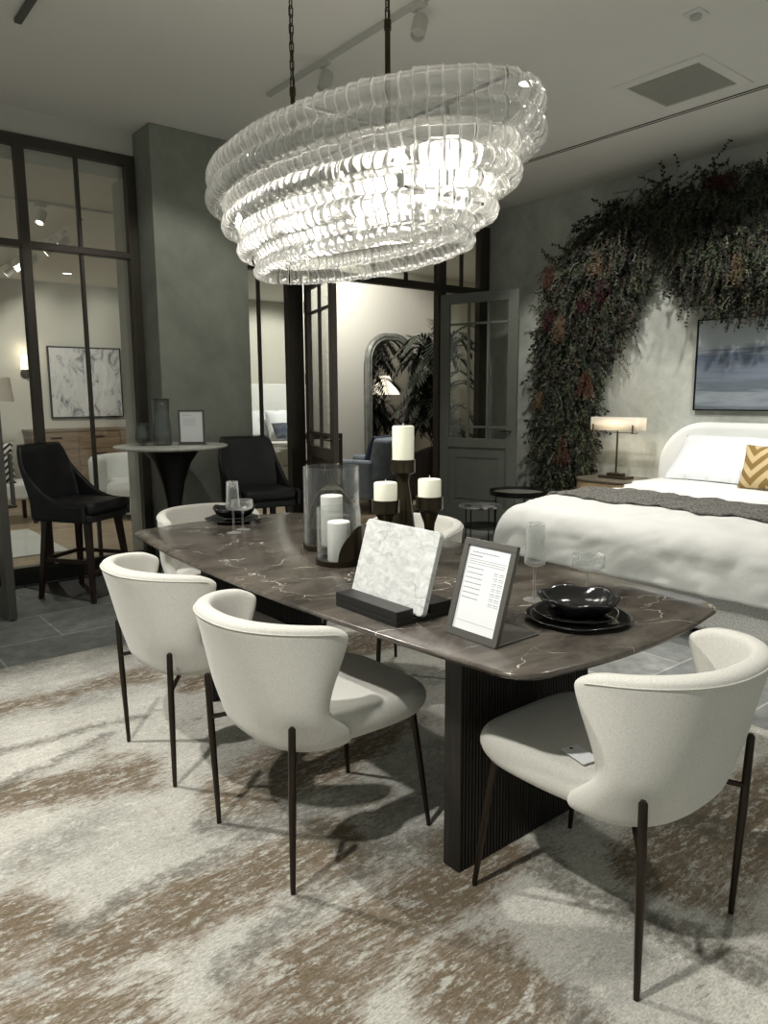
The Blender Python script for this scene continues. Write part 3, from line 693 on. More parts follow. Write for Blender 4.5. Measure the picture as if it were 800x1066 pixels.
def fluted(rf, n=28, amp=.018):
    return lambda a, j: 1+amp*cos(n*a)
def flute_glass(loc, label, h=.245, sc=1):
    r = root('champagne_flute', label, 'glass', loc, group='ribbed champagne glasses')
    MB().lathe([(1e-4, .0), (.033, 0), (.034, .0015), (.02, .004), (.006, .009), (.0042, .02), (.0040, h*.42), (.008, h*.445)], 28).build('foot_and_stem', 'ribbed_glass', r, smooth=True)
    z0 = h*.44
    MB().lathe([(1e-4, z0), (.016, z0+.002), (.031, z0+.010), (.0325, z0+.02), (.0285, h-.06), (.026, h), (.0250, h), (.0272, h-.06), (.0305, z0+.022), (.02, z0+.012), (1e-4, z0+.010)], 84, wob=fluted(0, 28, .026)).build('glass_bowl', 'ribbed_glass', r, smooth=True, auto=False)
    return r
def coupe_glass(loc, label, h=.145):
    r = root('coupe_glass', label, 'glass', loc, group='ribbed champagne glasses')
    MB().lathe([(1e-4, .0), (.034, 0), (.035, .0015), (.02, .004), (.006, .008), (.004, .02), (.0042, h*.60), (.010, h*.66)], 28).build('foot_and_stem', 'ribbed_glass', r, smooth=True)
    z0 = h*.64
    MB().lathe([(1e-4, z0), (.03, z0+.004), (.047, z0+.012), (.050, z0+.022), (.050, h), (.0485, h), (.0485, z0+.022), (.045, z0+.015), (.03, z0+.008), (1e-4, z0+.005)], 112, wob=fluted(0, 36, .022)).build('glass_bowl', 'ribbed_glass', r, smooth=True, auto=False)
    return r
flute_glass((1.785, 1.450, TZ), 'tall ribbed champagne flute behind the near black bowl')
coupe_glass((1.915, 1.345, TZ), 'wide ribbed coupe glass behind the near black bowl')
flute_glass((1.615, 3.115, TZ), 'tall ribbed champagne flute before the plates at the far table end')
coupe_glass((1.690, 3.165, TZ), 'wide ribbed coupe glass before the plates at the far table end')

# hurricane lanterns
def hurricane(cx, cy, R_, hg, hs, ang, cr, ch, which):
    r = root('hurricane_lantern', which+' hurricane lantern, clear glass cylinder in a curved bronze base', 'candle holder', (cx, cy, TZ), ang)
    MB().lathe([(1e-4, 0), (R_+.004, 0), (R_+.006, .003), (R_+.006, .022), (R_+.001, .022), (R_+.001, .008), (1e-4, .008)], 48).build('bronze_base', 'holder_bronze', r, smooth=True)
    def F(u, v):
        a = (u-.5)*2*1.15; top = .022+(hs-.022)*max(0, cos((u-.5)*PI))**.55
        rr = R_+.0045; return (rr*cos(a), rr*sin(a), .015+(top-.015)*v)
    MB().grid(F, 41, 12).build('bronze_shield', 'holder_bronze', r, smooth=True, auto=False, solid=.003)
    MB().lathe([(R_-.003, .009), (R_, .009), (R_, hg), (R_-.0015, hg+.0015), (R_-.003, hg)], 48, closed=True).build('glass_cylinder', 'clear_glass', r, smooth=True)
    c = MB().lathe([(1e-4, 0), (cr-.003, 0), (cr, .004), (cr, ch-.004), (cr-.004, ch), (cr*.6, ch-.002), (1e-4, ch-.005)], 32)
    o = c.build('pillar_candle', 'candle_wax_white', smooth=True, loc=(cx, cy, TZ+.009)); tag(o, 'white pillar candle inside the '+which+' hurricane lantern', 'candle', 'pillar candles on the dining table')
    MB().tube([(0, 0, ch-.006), (.001, .001, ch+.008)], .0011, 5).build('wick', 'wick', o)
hurricane(1.775, 2.535, .118, .345, .255, .95, .047, .215, 'taller')
hurricane(1.622, 2.272, .084, .215, .150, -1.10, .044, .155, 'shorter')
# bronze candle holders
def holder(cx, cy, prof, cupr, cuph, zc, cr, ch, which):
    r = root('candle_holder', which, 'candle holder', (cx, cy, TZ), group='bronze candle holders on the dining table')
    MB().lathe(prof, 36).build('stem', 'holder_bronze', r, smooth=True)
    MB().lathe([(1e-4, zc), (cupr-.006, zc), (cupr, zc+.004), (cupr, zc+cuph), (cupr-.004, zc+cuph), (cupr-.004, zc+.010), (1e-4, zc+.010)], 36).build('candle_cup', 'holder_bronze', r, smooth=True)
    c = MB().lathe([(1e-4, 0), (cr-.003, 0), (cr, .003), (cr, ch-.004), (cr-.003, ch), (cr*.5, ch-.002), (1e-4, ch-.004)], 32)
    return r, c
def put(cx, cy, prof, cupr, cuph, zc, cr, ch, wl, cl):
    r, c = holder(cx, cy, prof, cupr, cuph, zc, cr, ch, wl)
    o = c.build('pillar_candle', 'candle_wax', smooth=True, loc=(cx, cy, TZ+zc+.0105)); tag(o, cl, 'candle', 'pillar candles on the dining table')
    MB().tube([(0, 0, ch-.006), (.001, .002, ch+.005), (.004, .003, ch+.012)], .0012, 5).build('wick', 'wick', o)
ps = [(1e-4, 0), (.036, 0), (.037, .004), (.035, .02), (.024, .10), (.019, .13), (.021, .155), (.032, .185), (.038, .200), (1e-4, .203)]
put(1.735, 2.125, ps, .052, .052, .200, .044, .062+.045, 'short bronze candle holder on the left, nearest the hurricane lanterns', 'short cream pillar candle on the left bronze holder')
put(1.885, 2.045, ps, .052, .052, .208, .044, .062+.045, 'short bronze candle holder on the right of the tall one', 'short cream pillar candle on the right bronze holder')
put(1.925, 2.245, [(1e-4, 0), (.062, 0), (.064, .004), (.060, .03), (.046, .13), (.030, .25), (.023, .29), (.026, .315), (.040, .330), (1e-4, .333)], .050, .055, .330, .044, .178, 'tall bronze candle holder with a wide tapering foot, between two short ones', 'tall cream pillar candle high on the tallest bronze holder')

# marble slab on black book stand
r = root('book_stand', 'low black wooden stand with a lip, holding a marble slab', 'stand', (1.355, 1.655, TZ), 0)
MB().box((-.085, -.145, 0), (.125, .145, .016)).build('base_board', 'tray_black', r, bevel=.002)
MB().box((-.085, -.145, .016), (-.022, .145, .044)).build('front_lip', 'tray_black', r, bevel=.002)
MB().box((.045, -.145, .016), (.125, .145, .044)).build('rear_block', 'tray_black', r, bevel=.002)
Mx = Matrix.Translation((1.352, 1.655, TZ+.018)) @ Matrix.Rotation(math.radians(17), 4, 'Y')
o = MB().prism([(y, z) for y, z in rrect(.335, .245, .014, 5, 0, .1225)], -.009, .009).build('marble_slab', 'white_marble', bevel=.002)
o.matrix_world = Mx @ Matrix(((0, 0, 1, 0), (1, 0, 0, 0), (0, 1, 0, 0), (0, 0, 0, 1)))
tag(o, 'white grey-veined marble slab leaning on the black stand', 'slab')

# sign frame with price sheet
r = root('sign_holder', 'tilted dark metal sign frame with a printed sheet, beside the marble slab', 'sign holder', (1.352, 1.306, TZ), 0)
MB().box((-.004, -.09, 0), (.170, .09, .006)).build('foot_plate', 'sign_metal', r, bevel=.0015)
tilt = Matrix.Translation((0.003, 0, .003)) @ Matrix.Rotation(math.radians(17), 4, 'Y') @ Matrix(((0, 0, -1, 0), (-1, 0, 0, 0), (0, 1, 0, 0), (0, 0, 0, 1)))
def tilted(mb, name, mat, par, **k):
    mb.v = [tuple(tilt @ Vector(p)) for p in mb.v]; return mb.build(name, mat, par, **k)
W2, H2, FR = .092, .262, .017
f = MB(); f.box((-W2, 0, -.006), (W2, FR, .007)); f.box((-W2, H2-FR, -.006), (W2, H2, .007)); f.box((-W2, FR, -.006), (-W2+FR, H2-FR, .007)); f.box((W2-FR, FR, -.006), (W2, H2-FR, .007)); f.box((-W2+FR, FR, -.006), (W2-FR, H2-FR, -.003))
tilted(f, 'frame', 'sign_metal', r, bevel=.001)
sheet = tilted(MB().box((-W2+FR, FR, -.003), (W2-FR, H2-FR, .001)), 'printed_sheet', 'paper', r)
tx = MB(); rd = random.Random(2)
def line(x0, x1, z, h=.0022):
    x = x0
    while x < x1:
        w_ = rd.uniform(.004, .011); tx.box((x, z, .001), (min(x+w_, x1), z+h, .0014)); x += w_+.0016
x0, x1 = -W2+FR+.010, W2-FR-.010
line(x0+.004, x1-.03, .226); line(x0, x0+.045, .216, .0028)
for k in range(3): line(x0, x1, .207-k*.006, .0014)
for k in range(7):
    z = .183-k*.0135; line(x0, x0+.058, z, .0022); line(x1-.034, x1-.02, z-.003, .0018); line(x1-.015, x1, z-.003, .0018); line(x1-.034, x1-.02, z-.008, .0013); line(x1-.015, x1, z-.008, .0013)
tx.box((x0-.003, .040, .001), (x1+.003, .0408, .0014))
tilted(tx, 'printed_text', 'ink', sheet)

# ================================================================== CHANDELIER
CX, CY = 1.70, 2.27
ch = root('chandelier', 'large oval tiered chandelier of wavy clear glass strips, hanging on chains over the table', 'chandelier', (CX, CY, 0))
tiers = [(.375, .790, 2.300, .158, 92), (.325, .710, 2.188, .145, 82), (.272, .625, 2.085, .135, 74), (.218, .540, 1.990, .120, 64)]
strips = []
for ti, (a_, b_, zt, hh, n) in enumerate(tiers):
    # arc-length spacing round the oval
    th = np.linspace(0, 2*PI, 2001); dd = np.hypot(a_*np.sin(th), b_*np.cos(th)); s_ = np.concatenate([[0], np.cumsum((dd[1:]+dd[:-1])/2*(th[1]-th[0]))])
    for k in range(n):
        tt = float(np.interp(s_[-1]*k/n, s_, th)); p = Vector((a_*cos(tt), b_*sin(tt), zt)); nr = Vector((cos(tt)/a_, sin(tt)/b_, 0)).normalized()
        strips.append((p, nr, hh, ti, s_[-1]/n))
rd = random.Random(11)
def strip_mesh(hh, wid, seed, loc=None, nr=None):
    """one pressed-glass ribbon: two outward bulges, turned-in top and foot, raised side beads"""
    r2 = random.Random(seed); mb = MB(); nv = 17; amp = .023+r2.uniform(-.003, .003); ph = r2.uniform(-.03, .03)
    hw = wid*.5*1.04
    cols = [(-1.0, .0045), (-.86, .0015), (-.35, -.001), (.35, -.001), (.86, .0015), (1.0, .0045)]
    vs = []
    for side in (0, 1):
        for j in range(nv):
            v = j/(nv-1); z = -hh*v; bul = amp*abs(sin(PI*(v*2+ph)))**.8 + .010*v
            if v < .07: bul -= .010*(1-v/.07)
            if v > .95: bul -= .012*((v-.95)/.05)
            for (cx, cz) in cols: vs.append((cx*hw*(1-.10*(abs(v-.5) < .06)), bul+cz+(0 if side == 0 else -.0035), z))
    nc = len(cols); o_ = nv*nc; fs = []; mi = []
    for j in range(nv-1):
        for i in range(nc-1):
            a = j*nc+i; fs.append((a, a+1, a+1+nc, a+nc)); fs.append((o_+a+nc, o_+a+nc+1, o_+a+1, o_+a)); k_ = 1 if i in (0, nc-2) else 0; mi += [k_, k_]
        fs.append((j*nc, (j+1)*nc, o_+(j+1)*nc, o_+j*nc)); fs.append((o_+j*nc+nc-1, o_+(j+1)*nc+nc-1, (j+1)*nc+nc-1, j*nc+nc-1)); mi += [1, 1]
    for i in range(nc-1): fs.append((i+1, i, o_+i, o_+i+1)); fs.append(((nv-1)*nc+i, (nv-1)*nc+i+1, o_+(nv-1)*nc+i+1, o_+(nv-1)*nc+i)); mi += [1, 1]
    mb.add(vs, fs); mb.mi = mi; return mb
protos = {}
camp = Vector((0, 0, 1.4))
def vis(s_):
    p, nr, hh, ti, wd = s_; wp = p+Vector((CX, CY, 0)); d = camp-wp
    return (nr.dot(d)/d.length)*wd*hh/d.length**2 + (.0 if nr.dot(d) > 0 else -1)
order = sorted(range(len(strips)), key=lambda i: -vis(strips[i]))
big = set(order[:100]); rest = MB()
for i, (p, nr, hh, ti, wd) in enumerate(strips):
    Mt = Matrix.Translation(p+Vector((0, 0, rd.uniform(-.003, .003)))) @ Matrix(((nr.y, nr.x, 0, 0), (-nr.x, nr.y, 0, 0), (0, 0, 1, 0), (0, 0, 0, 1)))
    if i in big:
        key = (ti, i % 4)
        if key not in protos:
            o = strip_mesh(hh, wd, ti*10+i % 4).build('glass_strip', ['chandelier_glass', 'chandelier_bright_edge'], ch, smooth=True, auto=False); protos[key] = o
        else: o = protos[key].copy(); COL.objects.link(o); o.parent = ch
        o.matrix_local = Mt
    else:
        m_ = strip_mesh(hh, wd, ti*10+i % 4); m_.v = [tuple(Mt @ Vector(q)) for q in m_.v]; rest.add(m_.v, m_.f); rest.mi += m_.mi
o = rest.build('glass_strips', ['chandelier_glass', 'chandelier_bright_edge'], ch, smooth=True, auto=False); o['kind'] = 'stuff'
# oval carrying rings, rods, bulbs
for ti, (a_, b_, zt, hh, n) in enumerate(tiers):
    MB().tube([((a_-.016)*cos(2*PI*k/96), (b_-.016)*sin(2*PI*k/96), zt-.008) for k in range(96)], .0045, 6, closed=True).build('carrying_ring', 'frame_grey', ch, smooth=True)
fr = MB()
for yy in (-.21, .38): fr.tube([(-.34, yy, 2.292), (.34, yy, 2.292)], .006, 6)
fr.tube([(0, -.76, 2.292), (0, .76, 2.292)], .008, 8)
for yy in (-.5, -.2, .2, .5): fr.tube([(0, yy, 2.292), (0, yy, 2.02)], .006, 6); fr.tube([(-.2, yy, 2.02), (.2, yy, 2.02)], .005, 6)
fr.build('inner_frame', 'black_metal', ch, smooth=True)
def link(a, M_=None):
    m_ = MB(); L_, w_ = .019, .0085
    pts = [(w_*cos(t_), 0, L_*.62*math.copysign(1, sin(t_)) + .009*sin(t_)) for t_ in [2*PI*k/16 for k in range(16)]]
    pts = [Matrix.Rotation(a, 3, 'Z') @ Vector(p) for p in pts]
    return m_.tube(pts, .0026, 6, closed=True)
for yy, zr in ((-.21, 2.63), (.38, 2.60)):
    rod = MB().tube([(0, yy, 2.292), (0, yy, zr-.03), (0, yy, zr-.03), (0, yy, zr)], [.0095, .0095, .0125, .0125], 12).build('rod', 'holder_bronze', ch, smooth=True)
    cn = root('x', 'x', 'x'); bpy.data.objects.remove(cn)
    chn = MB().tube([(0.004, yy, zr-.005), (-.006, yy+.004, (zr+HC)/2), (.004, yy, HC-.03)], .0022, 6).build('chain', 'black_metal', ch, smooth=True)
    k = 0; z = zr+.018
    l0 = link(0).build('chain_link', 'holder_bronze', chn, smooth=True); l1 = link(PI/2).build('chain_link', 'holder_bronze', chn, smooth=True)
    l0.location = (0, yy, z); l1.location = (0, yy, z+.032); z += .064
    while z < HC-.02:
        c = (l0 if k % 2 == 0 else l1).copy(); COL.objects.link(c); c.parent = chn; c.location = (0, yy, z); z += .032; k += 1
    MB().lathe([(.065, 0), (.065, -.012), (.05, -.026), (.012, -.030), (1e-4, -.030)], 28, (0, yy, HC)).build('canopy', 'holder_bronze', ch, smooth=True)
bp_ = []
for yy in (-.5, -.2, .2, .5):
    for sx in (-1, 1): bp_.append((sx*.19, yy))
for i, (bx, by) in enumerate(bp_):
    s_ = MB().lathe([(.011, 2.015), (.011, 2.065)], 10, (bx, by, 0)).build('candle_sleeve', 'candle_wax_white', ch, smooth=True)
    MB().lathe([(1e-4, 2.065), (.010, 2.068), (.016, 2.085), (.013, 2.105), (.003, 2.125), (1e-4, 2.127)], 14, (bx, by, 0)).build('bulb', 'bulb', s_, smooth=True)
for yy in (-.5, -.2, .2, .5):
    d = bpy.data.lights.new('chandelier_bulb_light', 'POINT'); d.energy = 3.4; d.shadow_soft_size = .10; d.color = (1, .94, .84)
    o = bpy.data.objects.new('chandelier_bulb_light', d); COL.objects.link(o); o.location = (CX, CY+yy, 2.09)

# ================================================================== HIGH TABLE AND STOOLS
BX, BY, BZ = 2.215, 5.20, 1.05
r = root('bar_table', 'round high table with pale marble top on a black flared pedestal', 'table', (BX, BY, 0))
MB().lathe([(1e-4, BZ-.024), (.375, BZ-.024), (.400, BZ-.018), (.408, BZ-.010), (.407, BZ-.003), (.402, BZ), (1e-4, BZ)], 72).build('tabletop', 'bar_marble', r, smooth=True)
MB().lathe([(1e-4, 0), (.27, 0), (.27, .008), (.18, .018), (.09, .05), (.055, .12), (.042, .30), (.042, .45), (.055, .62), (.085, .78), (.135, .92), (.20, 1.01), (.225, BZ-.025), (1e-4, BZ-.025)], 48).build('pedestal', 'black_metal', r, smooth=True)
def tumbler(x, y, R_, h, lab):
    r = root('ribbed_glass', lab, 'glass', (x, y, BZ), group='smoked ribbed glasses on the high table')
    MB().lathe([(1e-4, .012), (R_*.5, .012), (R_*1.0, .03), (R_*1.02, h*.35), (R_*.93, h*.75), (R_*.9, h), (R_*.86, h), (R_*.9, h*.75), (R_*.97, h*.35), (R_*.9, .04), (1e-4, .028)], 72, wob=lambda a, j: 1+.02*cos(18*a)).build('glass_bowl', 'smoked_glass', r, smooth=True, auto=False)
    MB().lathe([(1e-4, 0), (R_*.6, 0), (R_*.6, .004), (R_*.2, .009), (R_*.2, .0125), (1e-4, .0125)], 24).build('foot', 'smoked_glass', r, smooth=True)
tumbler(2.045, 5.31, .050, .165, 'short smoked ribbed glass on the high marble table')
def carafe(x, y):
    r = root('carafe', 'tall smoked ribbed carafe on the high marble table', 'carafe', (x, y, BZ))
    MB().lathe([(1e-4, 0), (.064, 0), (.067, .006), (.064, .12), (.056, .22), (.060, .335), (.057, .335), (.053, .22), (.061, .12), (.063, .01), (1e-4, .008)], 84, wob=lambda a, j: 1+.02*cos(16*a)).build('glass_body', 'smoked_glass', r, smooth=True, auto=False)
    MB().tube([(.060*cos(2*PI*k/32), .060*sin(2*PI*k/32), .335) for k in range(32)], .003, 6, closed=True).build('rim', 'black_metal', r, smooth=True)
carafe(2.155, 5.215)
r = root('menu_frame', 'small upright frame with a white card on the high table', 'frame', (2.345, 5.125, BZ), -.62)
MB().box((-.10, -.035, 0), (.10, .035, .008)).build('foot_plate', 'sign_metal', r)
f = MB(); f.box((-.095, -.006, .008), (.095, .006, .022)); f.box((-.095, -.006, .242), (.095, .006, .256)); f.box((-.095, -.006, .022), (-.081, .006, .242)); f.box((.081, -.006, .022), (.095, .006, .242)); f.box((-.081, .0, .022), (.081, .006, .242))
f.build('frame', 'sign_metal', r)
cd = MB().box((-.081, -.003, .022), (.081, 0, .242)).build('card', 'paper', r)
tx = MB(); rd = random.Random(4)
def line(x0, x1, z, h=.0025):
    x = x0
    while x < x1:
        w_ = rd.uniform(.005, .012); tx.box((x, -.0036, z), (min(x+w_, x1), -.003, z+h)); x += w_+.002
line(-.06, .0, .215); 
for k in range(5): line(-.06, .03, .19-k*.012, .002)
tx.build('printed_text', 'ink', cd)

def make_stool(label, mat, plain):
    """upholstered bar stool: local +Y is where the sitter faces"""
    r = root('bar_stool', label, 'stool')
    HS = .625
    def shell(u, v):          # u across, v up: back with arms sloping down to the seat front
        th = (u*2-1); a = abs(th)
        x = .235*math.copysign(min(1, (a/.55)**1.0 if a < .55 else 1), th)
        if a < .55: y = -.235 + .02*(a/.55)**4
        else: y = -.215 + .44*((a-.55)/.45)
        topz = 1.075 if a < .48 else None
        if topz is None:
            q = (a-.48)/.52; topz = 1.075-.400*(1-(1-q)**3.3)
        z = .560+(topz-.560)*v
        lean = max(0, (z-.70))*.28
        y2 = y-lean*(1 if a < .55 else max(0, 1-(a-.55)/.3))
        x2 = x*(1+.04*v)
        return (x2, y2, z)
    MB().grid(shell, 41, 9).build('back_shell', mat, r, smooth=True, auto=False, solid=.035, sub=1)
    s = MB().prism(rrect(.44, .46, .05, 5, 0, .0), .555, .610); s.build('seat_base', mat, r, bevel=.012, smooth=True)
    cu = MB(); cu.prism(rrect(.425, .47, .06, 6, 0, .015), .610, .690); cu.build('seat_cushion', mat, r, bevel=.028, seg=4, smooth=True)
    pts = [Vector(shell(k/40, 1.0))+Vector((0, 0, 0.002)) for k in range(41)]
    MB().tube(pts, .004, 6).build('piping', mat, r, smooth=True)
    legs = [(-1, -1), (1, -1), (-1, 1), (1, 1)]
    def at(sx, sy, z):
        k = (HS-z)/HS; return Vector((sx*(.155+.055*k), sy*(.165+.055*k), z))
    for sx, sy in legs:
        m_ = MB(); a, b_ = at(sx, sy, .575), at(sx, sy, 0)
        vs = [(a.x+dx*.022, a.y+dy*.022, a.z) for dx, dy in ((-1,-1),(1,-1),(1,1),(-1,1))]+[(b_.x+dx*.014, b_.y+dy*.014, 0) for dx, dy in ((-1,-1),(1,-1),(1,1),(-1,1))]
        m_.add(vs, [(0,1,2,3),(7,6,5,4),(0,4,5,1),(1,5,6,2),(2,6,7,3),(3,7,4,0)]); m_.build('leg', 'espresso_wood', r, bevel=.002)
    for (A, B, z) in (((-1, 1), (1, 1), .20), ((-1, -1), (-1, 1), .28), ((1, -1), (1, 1), .28), ((-1, -1), (1, -1), .28)):
        a, b_ = at(*A, z), at(*B, z); d = (b_-a).normalized(); n_ = Vector((d.y, -d.x, 0)).normalized()*.009; zz = Vector((0, 0, .014))
        m_ = MB(); vs = [a-n_-zz, a+n_-zz, a+n_+zz, a-n_+zz, b_-n_-zz, b_+n_-zz, b_+n_+zz, b_-n_+zz]
        m_.add(vs, [(0,1,2,3),(7,6,5,4),(0,4,5,1),(1,5,6,2),(2,6,7,3),(3,7,4,0)]); m_.build('footrest', 'espresso_wood', r)
    return r
st = make_stool('black leather bar stool left of the high table, in front of the glazed wall', 'black_leather', False)
st.location = (1.600, 5.370, 0); st.rotation_euler = (0, 0, math.atan2(-.83, .56)-PI/2); st['group'] = 'black bar stools at the high table'
dup(st, (2.90, 5.12, 0), PI-.16, 'black bar stool right of the high table, in front of the plaster column', 'black bar stools at the high table')
o = MB().prism([(1.29, 5.86), (1.37, 5.60), (1.54, 5.14), (1.86, 5.32), (2.08, 5.90)], 0, .006).build('floor_plate', 'concrete_black', bevel=.002)
tag(o, 'low black plate on the slate floor beneath the left bar stool', 'plate')

# ================================================================== BED
bx0, bx1, by0, by1 = 4.0, 6.20, 1.42, 3.44
r = root('bed', 'king size bed with white boucle base and rounded upholstered headboard against the plaster wall', 'bed', (5.1, 2.55, 0))
def rel(mb): mb.v = [(x-5.1, y-2.55, z) for x, y, z in mb.v]; return mb
rel(MB().prism(rrect(bx1-bx0, by1-by0, .09, 8, (bx0+bx1)/2, (by0+by1)/2), .045, .33)).build('bed_base', 'boucle', r, bevel=.05, seg=5, smooth=True)
rel(MB().prism(rrect(bx1-bx0-.2, by1-by0-.2, .05, 4, (bx0+bx1)/2, (by0+by1)/2), .0, .045)).build('plinth', 'black_metal', r)
# headboard: flat panel with big rounded shoulders
hb = []; y0, y1, zt, rr = 1.20, 3.66, 1.16, .42
for k in range(17): a = PI/2*k/16; hb.append((y1-rr+rr*cos(a), zt-rr+rr*sin(a)))
for k in range(17): a = PI/2+PI/2*k/16; hb.append((y0+rr+rr*cos(a), zt-rr+rr*sin(a)))
hb += [(y0, .0), (y1, .0)]
m_ = MB(); n = len(hb); m_.add([(6.20, y, z) for y, z in hb]+[(6.355, y, z) for y, z in hb], [tuple(range(n)), tuple(range(2*n-1, n-1, -1))]+[(i, n+i, n+(i+1) % n, (i+1) % n) for i in range(n)])
rel(m_).build('headboard', 'white_fabric', r, bevel=.05, seg=5, smooth=True)
rel(MB().prism(rrect(bx1-bx0-.10, by1-by0-.12, .10, 8, (bx0+bx1)/2, (by0+by1)/2), .33, .55)).build('mattress', 'bed_linen', r, bevel=.05, seg=4, smooth=True)
# duvet: a puffy sheet lying over the mattress and hanging down at the foot and sides
def duvet_pt(x, y, off=0, rs=None):
    """height field of the made bed incl. drop over the edges; x,y run past the edge along the cloth"""
    ex0, ex1, ey0, ey1 = bx0+.06, bx1-.03, by0+.06, by1-.06
    top = .625; z = top
    dx = max(0, ex0-x); dyl = max(0, y-ey1); dyr = max(0, ey0-y)
    px, py = x, y
    def wrap(d, R_=.14):
        # distance past edge -> (outward, down)
        q = PI/2*R_
        if d < q: a = d/R_; return R_*sin(a), R_*(1-cos(a))
        return R_+ .02*sin((d-q)*9), R_+(d-q)
    if dx > 0: o_, dn = wrap(dx); px = ex0-o_; z -= dn
    if dyl > 0: o_, dn = wrap(dyl); py = ey1+o_; z -= dn
    if dyr > 0: o_, dn = wrap(dyr); py = ey0-o_; z -= dn
    return px, py, z
import mathutils.noise as mn
def duvet(u, v):
    x = 5.55-(5.55-(bx0-.34))*u; y = (by0-.30)+(by1-by0+.60)*v
    px, py, z = duvet_pt(x, y)
    w_ = mn.noise(Vector((x*2.2, y*1.4, 0)))*.013+mn.noise(Vector((x*7, y*3, 4)))*.013+abs(mn.noise(Vector((x*9+y*3, y*5, 8))))*-.016+.005*sin(y*19+2*mn.noise(Vector((x*3, y*3, 7)))*3)
    z = max(z, .225+.012*sin(y*7)); 
    if x > bx0+.1: z += w_+.03*sin(min(1, max(0, (x-bx0)/1.5))*PI)
    else: px += w_*1.0-.03
    if y > by1-.1: py += w_*.8
    return (px-5.1, py-2.55, z)
d = MB().grid(duvet, 110, 100).build('duvet', 'bed_linen', smooth=True, auto=False, solid=.035)
d.location = (5.1, 2.55, 0); tag(d, 'thick white duvet covering the bed and hanging over its foot', 'duvet')
def sheet(u, v):
    x = 6.17-(6.17-5.30)*u; y = by0+.03+(by1-by0-.06)*v
    e = max(0, abs(y-2.55)-(.93)); z = .645+.012-(e/.09)**2*.04+mn.noise(Vector((x*4, y*2, 9)))*.008 + .02*(u < .85)
    return (x-5.1, y-2.55, z)
d2 = MB().grid(sheet, 40, 60).build('folded_sheet', 'bed_linen', smooth=True, auto=False, solid=.03)
d2.location = (5.1, 2.55, 0); tag(d2, 'smooth white sheet between the duvet and the pillows', 'sheet')
def throw(u, v):
    # strip across the bed, skewed a little
    y = (by0-.32)+(by1-by0+.50)*v; xc = 4.66+.02*sin(y*3); x = xc+(u-.5)*(.56+.03*sin(y*9)) + .05*(y-2.5)
    px, py, z = duvet_pt(x, y)
    w_ = mn.noise(Vector((x*2.2, y*1.4, 0)))*.013+mn.noise(Vector((x*7, y*3, 4)))*.013+abs(mn.noise(Vector((x*9+y*3, y*5, 8))))*-.016+.005*sin(y*19+2*mn.noise(Vector((x*3, y*3, 7)))*3)
    z += w_+.03*sin(min(1, max(0, (x-bx0)/1.5))*PI)
    if y > by1-.1: py += w_*.8+.02
    return (px-5.1, py-2.55, z+.032+.004*sin(y*37+u*5))
d3 = MB().grid(throw, 24, 110).build('bed_throw', 'throw_knit', smooth=True, auto=False, solid=.014)
d3.location = (5.1, 2.55, 0); tag(d3, 'charcoal knitted throw laid across the white duvet', 'throw')
def pillow(w_, h_, t_, name, mat, loc, rot, label, cat, **k):
    def F(u, v):
        # closed pillow: two sides
        side = 1 if v < .5 else -1; q = v*2 if v < .5 else (v-.5)*2
        x = (u-.5)*2; y = (q-.5)*2*side
        th = (max(0, (1-abs(x)**2.6)*(1-abs(y)**2.6)))**.45
        cx = x*(w_/2)*(1-.06*(1-y*y)); cy = y*(h_/2)*(1-.06*(1-x*x))
        return (cx, cy, side*t_/2*th + .004*mn.noise(Vector((x*4, y*4, side))))
    o = MB().grid(F, 29, 41).build(name, mat, smooth=True, auto=False)
    o.location = loc; o.rotation_euler = rot; tag(o, label, cat); return o
pillow(.76, .50, .20, 'pillow', 'pillow_white', (5.98, 2.98, .87), (math.radians(44), 0, math.radians(-90)), 'white sleeping pillow leaning on the left side of the headboard', 'pillow')
pillow(.76, .50, .20, 'pillow', 'pillow_white', (5.98, 2.12, .87), (math.radians(44), 0, math.radians(-90)), 'white sleeping pillow behind the patterned cushion', 'pillow')
# patterned cushion
m, nt, b = nodes('chevron'); L = nt.links
tc = N(nt, 'ShaderNodeTexCoord'); sx_ = N(nt, 'ShaderNodeSeparateXYZ'); L.new(tc.outputs['Object'], sx_.inputs[0])
ab = N(nt, 'ShaderNodeMath', operation='PINGPONG'); ab.inputs[1].default_value = .125; L.new(sx_.outputs[0], ab.inputs[0])
ad = N(nt, 'ShaderNodeMath', operation='ADD'); L.new(ab.outputs[0], ad.inputs[0]); L.new(sx_.outputs[1], ad.inputs[1])
mo = N(nt, 'ShaderNodeMath', operation='PINGPONG'); mo.inputs[1].default_value = .055; L.new(ad.outputs[0], mo.inputs[0])
gt = N(nt, 'ShaderNodeMath', operation='GREATER_THAN'); gt.inputs[1].default_value = .027; L.new(mo.outputs[0], gt.inputs[0])
mx = N(nt, 'ShaderNodeMixRGB'); mx.inputs[1].default_value = (.24, .15, .045, 1); mx.inputs[2].default_value = (.56, .44, .24, 1); L.new(gt.outputs[0], mx.inputs[0]); L.new(mx.outputs[0], b.inputs['Base Color']); b.inputs['Roughness'].default_value = .9
pillow(.48, .34, .15, 'cushion', 'chevron', (5.66, 2.40, .855), (math.radians(74), 0, math.radians(-94)), 'gold and tan cushion with zigzag pattern on the bed', 'cushion')

